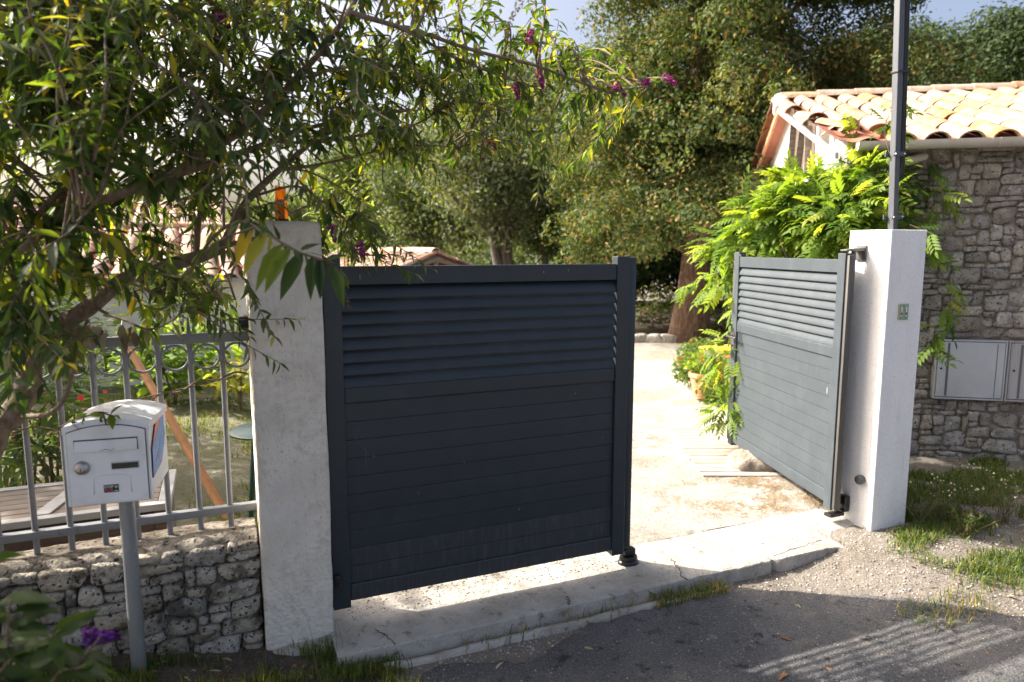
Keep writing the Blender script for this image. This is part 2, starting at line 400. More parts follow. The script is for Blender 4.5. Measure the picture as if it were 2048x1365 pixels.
# ------------------------------------------------------------------ ground
def gz(x, y):
    x = np.asarray(x, float); y = np.asarray(y, float)
    street = -0.135 - 0.012 * np.clip(-0.3 - y, 0, 5)
    inner = np.full_like(x, -0.058)
    z = street + (inner - street) * sstep(-0.30, 0.25, y)
    zl = -0.085 + 0.17 * np.clip((-x - 0.25) / 1.0, 0, 1.3)
    wl = sstep(0.12, -0.22, x) * sstep(-1.05, -0.30, y)
    z = z + (zl - z) * wl
    wg = sstep(0.0, -0.4, x) * sstep(0.1, 0.5, y)
    z = z * (1 - wg) + 0.0 * wg
    wr = sstep(2.35, 3.0, x) * sstep(-1.15, -0.32, y)
    z = z + (-0.062 - z) * wr
    p = np.stack([x, y, np.zeros_like(x)], -1).reshape(-1, 3)
    z = z + (0.008 * vnoise(p, 2.2, 3, 3) + 0.004 * vnoise(p, 14, 5, 2)).reshape(x.shape) * sstep(40, 12, np.hypot(x, y))
    return z
def axis(dense_lo, dense_hi, step, far):
    d = np.arange(dense_lo, dense_hi + 1e-6, step)
    e = np.geomspace(step * 2, far, 26)
    return np.concatenate([dense_lo - e[::-1], d, dense_hi + e])
def grid_mesh(name, X, Y, Z, m, smooth=True):
    ny, nx = X.shape
    V = np.stack([X, Y, Z], -1).reshape(-1, 3)
    i = np.arange(nx - 1); j = np.arange(ny - 1)
    I, J = np.meshgrid(i, j); k = (J * nx + I).ravel()
    return mesh_np(name, V, np.stack([k, k + 1, k + nx + 1, k + nx], 1), m, smooth)
gx = axis(-3.0, 6.0, 0.05, 260); gy = axis(-2.4, 3.0, 0.05, 300)
GX, GY = np.meshgrid(gx, gy)
tag(obj('ground', grid_mesh('ground', GX, GY, gz(GX, GY), M['dirt'])), kind='structure')

ROAD_EDGE = np.array([(-60, -9), (-6, -3.0), (-3, -1.6), (-1, -1.05), (-.2, -.72), (.15, -.52), (.26, -.40), (.40, -.345), (.58, -.40), (.71, -.455), (.85, -.43), (.98, -.35), (1.1, -.315), (1.5, -.30), (1.9, -.31), (2.05, -.36), (2.25, -.46), (2.5, -.60), (2.75, -.80), (3.0, -1.0), (3.5, -1.28), (6, -2.4), (60, -12)])
rx = np.concatenate([np.linspace(-60, -3.2, 30), np.arange(-3, 4.5, 0.025), np.geomspace(4.55, 60, 30)])
re = np.interp(rx, ROAD_EDGE[:, 0], ROAD_EDGE[:, 1])
pp = np.stack([rx, np.zeros_like(rx), np.zeros_like(rx)], -1)
re = re + (0.022 * vnoise(pp, 9, 2, 3) + 0.012 * vnoise(pp, 40, 8, 2)) * (np.abs(rx) < 5)
vv = np.concatenate([[0.0, 0.006, 0.016], np.arange(0.04, 2.4, 0.045), np.geomspace(2.5, 40, 20)])
RX = np.repeat(rx[None], len(vv), 0); RY = re[None] - vv[:, None]
RZ = gz(RX, RY) + 0.016; RZ[0] -= 0.030; RZ[1] -= 0.008
tag(obj('road', grid_mesh('road', RX[::-1], RY[::-1], RZ[::-1], M['asphalt'])), kind='structure')

def strip(name, y0, y1, n, xl, xr, m, dz, nx=40):
    ys = np.linspace(0, 1, n) ** 1.6 * (y1 - y0) + y0
    u = np.linspace(0, 1, nx)
    Y = np.repeat(ys[:, None], nx, 1)
    X = xl(Y) + (xr(Y) - xl(Y)) * u[None]
    return tag(obj(name, grid_mesh(name, X, Y, gz(X, Y) + dz, m)), kind='structure')
strip('driveway', 0.205, 11.5, 110, lambda y: -0.02 + 0.22 * np.clip(y - 0.6, 0, 20), lambda y: 3.08 + 0.62 * np.clip(y - 0.2, 0, 20), M['gravel'], 0.008, 90)
strip('verge_soil', -1.25, 0.04, 34, lambda y: -4.0 + 0 * y, lambda y: 0.16 + 0.30 * np.clip(-0.25 - y, 0, 1) ** 1.0 - 0.55 * np.clip(-0.55 - y, 0, 1) + 0.05 * np.sin(y * 23), M['soil'], 0.007, 90)
strip('lawn', 0.33, 8.0, 60, lambda y: -9.0 + 0 * y, lambda y: -0.30 + 0.05 * y, M['lawn'], 0.006, 120)

# ------------------------------------------------------------------ concrete threshold and its kerb lip
def threshold():
    root = thing('threshold_slab', 'worn concrete threshold with chipped front kerb running under the gate', 'threshold', (1.5, 0, -0.12))
    xs = np.arange(-0.02, 3.12, 0.022)
    prof = [(0.215, -0.10), (0.21, -0.052), (0.12, -0.047), (0.0, -0.048), (-0.10, -0.053), (-0.17, -0.056), (-0.21, -0.058), (-0.228, -0.0595), (-0.235, -0.0615), (-0.238, -0.066), (-0.239, -0.085), (-0.240, -0.105), (-0.243, -0.13), (-0.24, -0.16)]
    X = np.repeat(xs[None], len(prof), 0)
    Y = np.array([p[0] for p in prof])[:, None] + 0 * X
    Z = np.array([p[1] for p in prof])[:, None] + 0 * X
    P = np.stack([X, Y, Z], -1).reshape(-1, 3)
    fr = sstep(-0.12, -0.23, Y)
    rgh = 0.25 + 0.75 * sstep(1.65, 1.95, X) * sstep(2.9, 2.7, X)
    chip = np.clip(vnoise(P * [1, 0, 0], 13, 21, 4).reshape(X.shape) - 0.12, 0, 1)
    Y = Y + fr * rgh * (0.008 * vnoise(P, 22, 4, 3).reshape(X.shape) + 0.06 * chip)
    Z = Z + 0.002 * vnoise(P, 5, 9, 3).reshape(X.shape) + 0.0012 * vnoise(P, 40, 12, 2).reshape(X.shape) - fr * rgh * 0.02 * chip
    tail = sstep(2.66, 2.95, X)
    Z = Z - sstep(0.0, -0.15, Y) * tail * 0.035
    o = obj('slab', grid_mesh('slab', X[::-1], Y[::-1], Z[::-1], M['concrete']), root)
    o.data.set_sharp_from_angle(angle=R(28))
    rc = np.random.default_rng(14)
    for (x_, y_, dx_, dy_) in ((1.72, -0.235, 0.05, 0.2), (2.3, -0.2, 0.42, 0.05), (0.22, -0.23, -0.05, 0.12), (2.05, 0.13, 0.5, 0.03), (1.05, -0.234, 0.03, 0.07)):
        k_ = 16; t_ = np.linspace(0, 1, k_)
        px_ = x_ + dx_ * t_ + rc.normal(0, .006, k_); py_ = y_ + dy_ * t_ + rc.normal(0, .006, k_)
        pz_ = np.interp(py_, [-0.24, -0.17, 0, 0.2], [-0.060, -0.0555, -0.0475, -0.0505])
        V_, F_ = tube_np(np.stack([px_, py_, pz_], 1), rc.uniform(.0012, .0032, k_), 4)
        obj('crack', mesh_np('crack', V_, F_, M['soil']), root)
    xs = np.arange(0.16, 1.86, 0.02)
    prof = [(-0.262, -0.17), (-0.264, -0.116), (-0.270, -0.110), (-0.288, -0.110), (-0.296, -0.115), (-0.300, -0.17)]
    X = np.repeat(xs[None], len(prof), 0); Y = np.array([p[0] for p in prof])[:, None] - 0.012 + 0 * X; Z = np.array([p[1] for p in prof])[:, None] + 0 * X
    P = np.stack([X, Y * 0, Z * 0], -1).reshape(-1, 3)
    Y = Y + 0.008 * vnoise(P, 6, 31, 3).reshape(X.shape); Z = Z + 0.008 * vnoise(P, 9, 33, 3).reshape(X.shape) - 0.010 * sstep(1.4, 1.85, X)
    obj('kerb_lip', grid_mesh('kerb_lip', X[::-1], Y[::-1], Z[::-1], M['concrete']), root)
threshold()
def lump(name, lo, hi, m, label, cat, seed, amp=0.03, n=4.0):
    """a rough rounded mass filling a box"""
    me = stone_mesh(name, seed, n, 6, 0.0)
    V = np.empty(len(me.vertices) * 3, np.float32); me.vertices.foreach_get('co', V); V = V.reshape(-1, 3)
    lo = np.array(lo); hi = np.array(hi)
    W = (lo + hi) / 2 + V * (hi - lo) / 2
    d = unit(V)
    W = W + d * (amp * vnoise(W, 9, seed, 4))[:, None]
    me.vertices.foreach_set('co', W.astype(np.float32).ravel()); me.update()
    me.materials.clear(); me.materials.append(m)
    o = obj(name, me)
    return tag(o, label, cat)

# ------------------------------------------------------------------ stones
def stone_mesh(name, seed, n=4.0, cuts=4, amp=0.14):
    bm = bmesh.new()
    bmesh.ops.create_cube(bm, size=2)
    bmesh.ops.subdivide_edges(bm, edges=list(bm.edges), cuts=cuts, use_grid_fill=True)
    P = np.array([v.co for v in bm.verts])
    nn = (np.abs(P) ** n).sum(1) ** (1 / n)
    P = P / nn[:, None]
    r_ = np.random.default_rng(seed)
    sk = r_.uniform(-0.22, 0.22, 4)
    P[:, 0] += sk[0] * P[:, 2] * 0.8 + sk[1] * P[:, 2] * P[:, 0]
    P[:, 2] += sk[2] * P[:, 0] + sk[3] * P[:, 0] * P[:, 2]
    P *= (1 + amp * vnoise(P + seed * 7.3, 1.4, seed, 3))[:, None]
    P *= (1 + 0.05 * vnoise(P + seed * 3.1, 5.0, seed + 5, 2))[:, None]
    P = np.clip(P, -1.05, 1.05)
    for v, p in zip(bm.verts, P): v.co = p
    me = bpy.data.meshes.new(name); bm.to_mesh(me); bm.free()
    me.polygons.foreach_set('use_smooth', np.ones(len(me.polygons), bool))
    return me
def variants(m, k, seed, name='stone', **kw):
    out = []
    for i in range(k):
        me = stone_mesh(name, seed + i, n=random.uniform(3.4, 7.0), **kw); me.materials.append(m); out.append(me)
    return out
def pack(ns, nz, cell, ws, hs, blocked, rnd):
    occ = np.zeros((nz, ns), bool)
    for b in blocked:
        occ[max(0, b[2]):b[3], max(0, b[0]):b[1]] = True
    out = []
    for k in range(nz):
        for i in range(ns):
            if occ[k, i]: continue
            w = rnd.randint(*ws); h = rnd.randint(*hs)
            if rnd.random() < 0.12: w, h = 2, 1
            w = min(w, ns - i); h = min(h, nz - k)
            while w > 1 and occ[k, i:i + w].any(): w -= 1
            while h > 1 and occ[k:k + h, i:i + w].any(): h -= 1
            if w > 2.6 * h and h > 1: w = max(2, int(2.6 * h))
            occ[k:k + h, i:i + w] = True
            out.append(((i + w / 2) * cell, (k + h / 2) * cell, w * cell, h * cell))
    return out

def rough_box(lo, hi, res, amp, fine, bev, seed, taper=None):
    """a rendered block: all faces gridded, rounded edges, uneven"""
    lo = np.array(lo, float); hi = np.array(hi, float)
    n = np.maximum(2, np.round((hi - lo) / res).astype(int))
    bm = bmesh.new()
    vs = {}
    def vert(i, j, k):
        key = (i, j, k)
        if key not in vs:
            vs[key] = bm.verts.new(lo + (hi - lo) * np.array([i, j, k]) / n)
        return vs[key]
    for ax in range(3):
        b, c = [q for q in range(3) if q != ax]
        for side in (0, n[ax]):
            for i in range(n[b]):
                for j in range(n[c]):
                    q = []
                    for di, dj in ((0, 0), (1, 0), (1, 1), (0, 1)):
                        t = [0, 0, 0]; t[ax] = side; t[b] = i + di; t[c] = j + dj
                        q.append(vert(*t))
                    bm.faces.new(q)
    bmesh.ops.recalc_face_normals(bm, faces=bm.faces)
    P = np.array([v.co for v in bm.verts])
    c = (lo + hi) / 2; h = (hi - lo) / 2
    q = P - c
    inner = np.clip(q, -(h - bev), h - bev)
    d = q - inner
    ln = np.linalg.norm(d, axis=1)
    ed = ln > 1e-9
    q[ed] = inner[ed] + d[ed] / ln[ed][:, None] * bev
    P = c + q
    nrm = unit(d + 1e-9 * q)
    P = P + nrm * (amp * vnoise(P, 3.1, seed, 3) + fine * vnoise(P, 26, seed + 1, 3))[:, None]
    for v, p in zip(bm.verts, P): v.co = p
    return bm
def bm_obj(bm, name, m, parent=None, smooth=True):
    me = bpy.data.meshes.new(name); bm.to_mesh(me); bm.free(); me.materials.append(m)
    if smooth: me.polygons.foreach_set('use_smooth', np.ones(len(me.polygons), bool))
    return obj(name, me, parent)

# ------------------------------------------------------------------ gate pillars
pl = thing('gate_pillar', 'rough grey-white rendered pillar between the dark gate leaf and the low stone wall', 'pillar', (-0.14, 0.1, -0.12), group='gate pillars')
bm_obj(rough_box((-0.287, -0.052, -0.16), (0.0, 0.25, 1.712), 0.018, 0.0045, 0.0016, 0.012, 5), 'shaft', M['render_old'], pl)
me = lump('footing', (-0.33, -0.15, -0.2), (0.20, 0.12, -0.062), M['concrete'], None, None, 41, 0.035, 2.6)
adopt(me, pl)
pr = thing('gate_pillar', 'smooth bright white pillar carrying the number tiles beside the stone building', 'pillar', (3.25, 0, -0.12), group='gate pillars')
B().box((3.108, -0.158, -0.16), (3.398, 0.125, 1.712), 0.004, seg=1).obj('shaft', M['render_white'], pr)

# ------------------------------------------------------------------ low stone wall under the fence
lw = thing('garden_wall', 'low lichen-blotched rubble wall beneath the grey railing', 'wall', (-1.3, 0.14, -0.1))
bm_obj(rough_box((-2.6, 0.010, -0.2), (-0.289, 0.27, 0.385), 0.03, 0.010, 0.008, 0.02, 15), 'core', M['mortar_pale'], lw)
xs = np.arange(-2.62, -0.285, 0.018); us = np.linspace(-1, 1, 24)
X, U = np.meshgrid(xs, us)
Yc = 0.135 + 0.158 * np.sign(U) * np.abs(U) ** 0.8
Zc = 0.425 - 0.075 * np.abs(U) ** 5 - 0.02 * U
Pq = np.stack([X, Yc, Zc], -1).reshape(-1, 3)
Zc = Zc + (0.016 * vnoise(Pq, 6, 61, 4) + 0.008 * vnoise(Pq, 34, 62, 3)).reshape(X.shape)
Yc = Yc + (0.020 * vnoise(Pq, 7, 63, 4)).reshape(X.shape)
obj('coping', grid_mesh('coping', X, Yc, Zc, M['mortar_pale']), lw)
SV = variants(M['stone_old'], 9, 100, 'stone')
rp = random.Random(4)
for (s, z, w, h) in pack(56, 12, 0.041, (2, 5), (1, 2), [], rp):
    Mx = Matrix.Translation((-0.292 - s, 0.016 + rp.uniform(-0.014, 0.012), -0.085 + z + rp.uniform(-.004, .004))) @ Matrix.Rotation(rp.uniform(-.08, .08), 4, 'Y') @ Matrix.Rotation(rp.uniform(-.1, .1), 4, 'Z') @ Matrix.Diagonal((w * rp.uniform(.46, .50), 0.046, h * rp.uniform(.46, .50), 1)) @ Matrix.Rotation(rp.choice((0, math.pi)), 4, 'Y')
    obj('stone', rp.choice(SV), lw, Mx)

# ------------------------------------------------------------------ stone building with canal-tile roof
A2 = np.array([0.82, -0.572, 0]); A2 = unit(A2); B2 = np.array([-A2[1], A2[0], 0]); P0 = np.array([4.80, 0.84, 0.0])
def bw(s, t, z): return Vector(P0 + A2 * s + B2 * t + np.array([0, 0, z]))
RB = Matrix(((A2[0], B2[0], 0, 0), (A2[1], B2[1], 0, 0), (0, 0, 1, 0), (0, 0, 0, 1)))
def bm4(s, t, z): return Matrix.Translation(bw(s, t, z)) @ RB
bd = thing('stone_building', 'rubble stone outbuilding with pale canal-tile roof behind the white pillar', 'building', bw(0.8, 2.8, -0.1), math.atan2(A2[1], A2[0]))
S0, S1, DEP, EAVE, RIDGE = -0.62, 3.4, 5.6, 2.44, 3.30
bm = B()
bm.box((S0, -0.022, -0.3), (S1, DEP, EAVE - 0.04), 0, bm4(0, 0, 0))
bm.obj('wall', M['mortar'], bd)
bm = B().prism([(0, EAVE - 0.05), (DEP, EAVE - 0.05), (DEP / 2, RIDGE - 0.06)], lambda p, q, t: bw(t, p, q), S0 - 0.012, S0 + 0.2)
gw = bm.obj('gable_wall', M['plaster'], bd)
bm = B()
bm.prism([(0, -0.1), (DEP, -0.1), (DEP, EAVE - 0.05), (0, EAVE - 0.05)], lambda p, q, t: bw(t, p, q), S0 - 0.016, S0 - 0.002)
bm.obj('plaster_skin', M['plaster'], bd)
# dark loft opening with timbers in the gable
bm = B().prism([(1.35, EAVE - 0.1), (2.6, EAVE - 0.1), (2.6, RIDGE - 0.12), (2.1, RIDGE - 0.27), (1.35, RIDGE - 0.5)], lambda p, q, t: bw(t, p, q), S0 - 0.020, S0 - 0.017)
bm.obj('loft_opening', M['timber_dark'], bd)
for (t0, z0, t1, z1) in ((1.5, EAVE - .1, 1.55, RIDGE - .48), (2.1, EAVE - .1, 1.85, RIDGE - .4), (2.55, EAVE - .1, 2.4, RIDGE - .25)):
    B().tube([bw(S0 - 0.05, t0, z0), bw(S0 - 0.05, t1, z1)], 0.045, 4).obj('timber', M['timber'], bd)
SB = variants(M['stone'], 10, 300, 'stone')
rp = random.Random(9)
cell = 0.042
def cs(v): return int(round((v - S0) / cell))
def cz(v): return int(round((v + 0.14) / cell))
blk = [(cs(0.05), cs(1.10), cz(0.415), cz(0.905))]
for (s, z, w, h) in pack(40, 60, cell, (2, 6), (1, 3), blk, rp):
    Mx = bm4(S0 + s, 0.005 + rp.uniform(-0.018, 0.012), -0.14 + z) @ Matrix.Rotation(rp.gauss(0, .075), 4, 'Y') @ Matrix.Rotation(rp.uniform(-.12, .12), 4, 'Z') @ Matrix.Diagonal((w * rp.uniform(.46, .51), 0.055, h * rp.uniform(.46, .51), 1)) @ Matrix.Rotation(rp.choice((0, math.pi)), 4, 'Y')
    obj('stone', rp.choice(SB), bd, Mx)
def tile_mesh(name, m, r0=0.095, r1=0.078, ln=0.55, th=0.012, arc=165, n=8):
    V = []; F = []
    a = [R(90 - arc / 2 + arc * i / n) for i in range(n + 1)]
    for (rr, x) in ((r0, 0), (r1, ln)):
        for d in (0, -th):
            V += [((rr + d) * math.cos(q), x, (rr + d) * math.sin(q) * 0.8) for q in a]
    k = n + 1
    for i in range(n):
        F.append((i, i + 1, 2 * k + i + 1, 2 * k + i))                       # outer
        F.append((k + i + 1, k + i, 3 * k + i, 3 * k + i + 1))               # inner
        F.append((i + 1, i, k + i, k + i + 1))                               # lower rim
        F.append((2 * k + i, 2 * k + i + 1, 3 * k + i + 1, 3 * k + i))
    F += [(0, 2 * k, 3 * k, k), (n, k + n, 3 * k + n, 2 * k + n)]
    me = mesh_np(name, np.array(V), np.array(F), m, False)
    me.polygons.foreach_set('use_smooth', np.ones(len(F), bool))
    try: me.set_sharp_from_angle(angle=R(50))
    except Exception: pass
    return me
def tiled_slope(root, org, along, up, ncol, nrow, pitch, expo, tm, base_m, rp, skip=(), jit=1.0):
    """org: lower corner; along: unit vector; up: unit vector up the slope"""
    along = unit(along); up = unit(up); nrm = unit(np.cross(along, up))
    if nrm[2] < 0: nrm = -nrm
    W_ = ncol * pitch; H_ = nrow * expo
    # channel tiles: one corrugated bed under the covers
    u = np.linspace(0, 1, ncol * 8 + 1)
    rows = []
    for r_ in range(nrow):
        for v, d in ((0.0, 0.012), (0.97, 0.0)):
            rows.append((r_ + v, d))
    V = []
    for v, d in rows:
        x = u * W_
        wv = 0.5 + 0.5 * np.cos(2 * math.pi * x / pitch)
        V.append(org + along * x[:, None] + up * (v * expo) + nrm * (wv * 0.03 + d)[:, None])
    V = np.concatenate(V); nx = len(u)
    I, J = np.meshgrid(np.arange(nx - 1), np.arange(len(rows) - 1)); k = (J * nx + I).ravel()
    obj('channel_tiles', mesh_np('channel_tiles', V, np.stack([k, k + 1, k + nx + 1, k + nx], 1), base_m, True), root)
    for c in range(ncol + 1):
        for r_ in range(nrow):
            if (c, r_) in skip: continue
            o_ = org + along * (c * pitch + rp.uniform(-.008, .008) * jit) + up * (r_ * expo + rp.uniform(-.02, .02) * jit - 0.03) + nrm * (0.006 + 0.0)
            y_ = unit(up + nrm * 0.022 + along * rp.uniform(-.03, .03) * jit); x_ = unit(np.cross(y_, nrm)); z_ = np.cross(x_, y_)
            Mx = Matrix((( x_[0], y_[0], z_[0], o_[0]), (x_[1], y_[1], z_[1], o_[1]), (x_[2], y_[2], z_[2], o_[2]), (0, 0, 0, 1)))
            obj('roof_tile', tm, root, Mx)
def ridge_row(root, p, d, n, ln, tm, rp, name='ridge_tile'):
    d = unit(d)
    for i in range(n):
        o_ = np.array(p) + d * (i * ln) + np.array([0, 0, rp.uniform(-.006, .006)])
        y_ = d; z_ = unit(np.array([0, 0, 1.0]) - d * d[2]); x_ = np.cross(y_, z_)
        Mx = Matrix(((x_[0], y_[0], z_[0], o_[0]), (x_[1], y_[1], z_[1], o_[1]), (x_[2], y_[2], z_[2], o_[2]), (0, 0, 0, 1)))
        obj(name, tm, root, Mx)
T1 = tile_mesh('roof_tile', M['tile'])
T1R = tile_mesh('ridge_tile', M['tile'], 0.125, 0.11, 0.44, 0.014)
OV = 0.20
slope_up = np.array(bw(0, DEP / 2, RIDGE)) - np.array(bw(0, -OV, EAVE + 0.02 - 0.06)); sl_len = np.linalg.norm(slope_up)
rp = random.Random(3)
tiled_slope(bd, np.array(bw(S0 - 0.16, -OV, EAVE - 0.04)), A2, slope_up, 17, 6, 0.228, sl_len / 6.05, T1, M['tile_red'], rp, skip={(0, 0), (0, 1), (1, 0), (0, 3)})
back_up = np.array(bw(0, DEP / 2, RIDGE)) - np.array(bw(0, DEP + OV, EAVE - 0.06))
obj('rear_roof', mesh_np('rear_roof', np.array([bw(S0 - .16, DEP / 2, RIDGE), bw(S1, DEP / 2, RIDGE), bw(S1, DEP + OV, EAVE - .06), bw(S0 - .16, DEP + OV, EAVE - .06),
    bw(S0 - .16, DEP / 2, RIDGE - .05), bw(S1, DEP / 2, RIDGE - .05), bw(S1, DEP + OV, EAVE - .11), bw(S0 - .16, DEP + OV, EAVE - .11)]),
    np.array([(0, 1, 2, 3), (7, 6, 5, 4), (0, 3, 7, 4), (3, 2, 6, 7), (1, 0, 4, 5), (2, 1, 5, 6)]), M['tile_red']), bd)
ridge_row(bd, np.array(bw(S0 - 0.15, DEP / 2, RIDGE + 0.02)), A2, 10, 0.40, T1R, rp)
ridge_row(bd, np.array(bw(S0 - 0.14, DEP + OV, EAVE + 0.0)), back_up, 7, 0.44, tile_mesh('verge_tile', M['tile'], 0.10, 0.085, 0.48, 0.014), rp, 'verge_tile')
# broken tiles lying on the damaged corner
for (s, t, rz_, ry_) in ((S0 - .02, -.02, .7, .3), (S0 + .16, -.12, -.5, .1), (S0 + .05, .35, .35, -.2), (S0 - .12, .75, .2, .25)):
    zz = EAVE + 0.04 + (t + OV) / (DEP / 2 + OV) * (RIDGE - EAVE)
    obj('broken_tile', T1, bd, bm4(s, t, zz) @ Matrix.Rotation(rz_, 4, 'Z') @ Matrix.Rotation(ry_, 4, 'X') @ Matrix.Diagonal((1, 0.55, 0.8, 1)))
B().tube([bw(S0 - .13, DEP / 2 - .25, RIDGE - .04), bw(S0 - .15, DEP / 2, RIDGE + .03), bw(S0 - .13, DEP / 2 + .3, RIDGE - .06)], [0.05, 0.075, 0.05], 10).obj('mortar_cap', M['plaster'], bd, 60)
for (ta, za, tb, zb, nm) in ((-OV, EAVE - .10, DEP / 2, RIDGE - .06, 'barge_board'), (DEP + OV, EAVE - .12, DEP / 2, RIDGE - .06, 'barge_board')):
    B().prism([(ta, za - 0.0), (tb, zb), (tb, zb - .06), (ta, za - .05)], lambda p, q, t: bw(t, p, q), S0 - 0.17, S0 - 0.145).obj(nm, M['lid_frame'] if ta < 0 else M['terracotta'], bd)
# gutter
pr_ = [(0.055 * math.cos(q), 0.055 * math.sin(q)) for q in np.linspace(math.pi, 2 * math.pi, 11)] + [(0.050 * math.cos(q), 0.050 * math.sin(q)) for q in np.linspace(2 * math.pi, math.pi, 11)]
gt = B().prism(pr_, lambda p, q, t: bw(t, -0.245 + p, EAVE - 0.035 + q * 1.15), S0 - 0.02, S1).obj('gutter', M['gutter'], bd, 40)
B().prism([(0.056 * math.cos(q), 0.056 * math.sin(q)) for q in np.linspace(math.pi, 2 * math.pi, 9)], lambda p, q, t: bw(t, -0.245 + p, EAVE - 0.035 + q * 1.15), S0 - 0.026, S0 - 0.02).obj('end_cap', M['gutter'], gt)
pk = [(0.0585 * math.cos(q), 0.0585 * math.sin(q)) for q in np.linspace(math.pi, 2 * math.pi, 11)] + [(0.0555 * math.cos(q), 0.0555 * math.sin(q)) for q in np.linspace(2 * math.pi, math.pi, 11)]
for s in (-0.32, 0.25, 0.30, 0.85, 1.4):
    B().prism(pk, lambda p, q, t: bw(t, -0.245 + p, EAVE - 0.035 + q * 1.15), s, s + 0.022).obj('bracket', M['gutter'], gt, 40)
B().tube([bw(-0.35, -0.20, EAVE - .2), bw(-0.12, -0.06, EAVE - .13)], 0.035, 12).obj('drain_pipe', M['gutter'], bd, 50)

# ------------------------------------------------------------------ meter cabinets set in the stone wall
def meter(s0, s1, m, label):
    r_ = thing('meter_cabinet', label, 'meter box', bw((s0 + s1) / 2, -0.05, 0.42), math.atan2(A2[1], A2[0]), 'meter cabinets on the stone wall')
    z0, z1 = 0.428, 0.892
    B().box((s0, -0.075, z0), (s1, 0.06, z1), 0.006, bm4(0, 0, 0)).obj('housing', M['meter_groove'], r_)
    B().box((s0 + 0.012, -0.092, z0 + 0.014), (s1 - 0.012, -0.076, z1 - 0.012), 0.005, bm4(0, 0, 0)).obj('door', m, r_)
    fr = B()
    fr.box((s0 - 0.004, -0.088, z0 - 0.004), (s0 + 0.007, -0.02, z1 + 0.004), 0.002, bm4(0, 0, 0))
    fr.box((s1 - 0.007, -0.088, z0 - 0.004), (s1 + 0.004, -0.02, z1 + 0.004), 0.002, bm4(0, 0, 0))
    fr.box((s0 + 0.007, -0.088, z0 - 0.004), (s1 - 0.007, -0.02, z0 + 0.008), 0.002, bm4(0, 0, 0))
    fr.box((s0 + 0.007, -0.088, z1 - 0.006), (s1 - 0.007, -0.02, z1 + 0.004), 0.002, bm4(0, 0, 0))
    fr.obj('frame', m, r_)
    B().box((s0 + 0.075, -0.0945, z0 + 0.022), (s0 + 0.092, -0.0921, z1 - 0.02), 0, bm4(0, 0, 0)).obj('door_groove', M['meter_groove'], r_)
    B().box((s1 - 0.068, -0.0945, z0 + 0.022), (s1 - 0.064, -0.0921, z1 - 0.02), 0, bm4(0, 0, 0)).obj('door_groove', M['meter_groove'], r_)
    B().lathe([(0, 0.006), (0.007, 0.006), (0.009, 0.0)], (0, 0, 0), 12).obj('lock', M['black'], r_, None, bm4(s0 + 0.04, -0.0925, z0 + 0.24) @ Matrix.Rotation(math.pi / 2, 4, 'X'))
meter(0.068, 0.560, M['meter'], 'clean pale grey meter cabinet, the one nearer the white pillar')
meter(0.578, 1.070, M['meter_dirty'], 'brown-streaked grey meter cabinet cut by the picture edge')
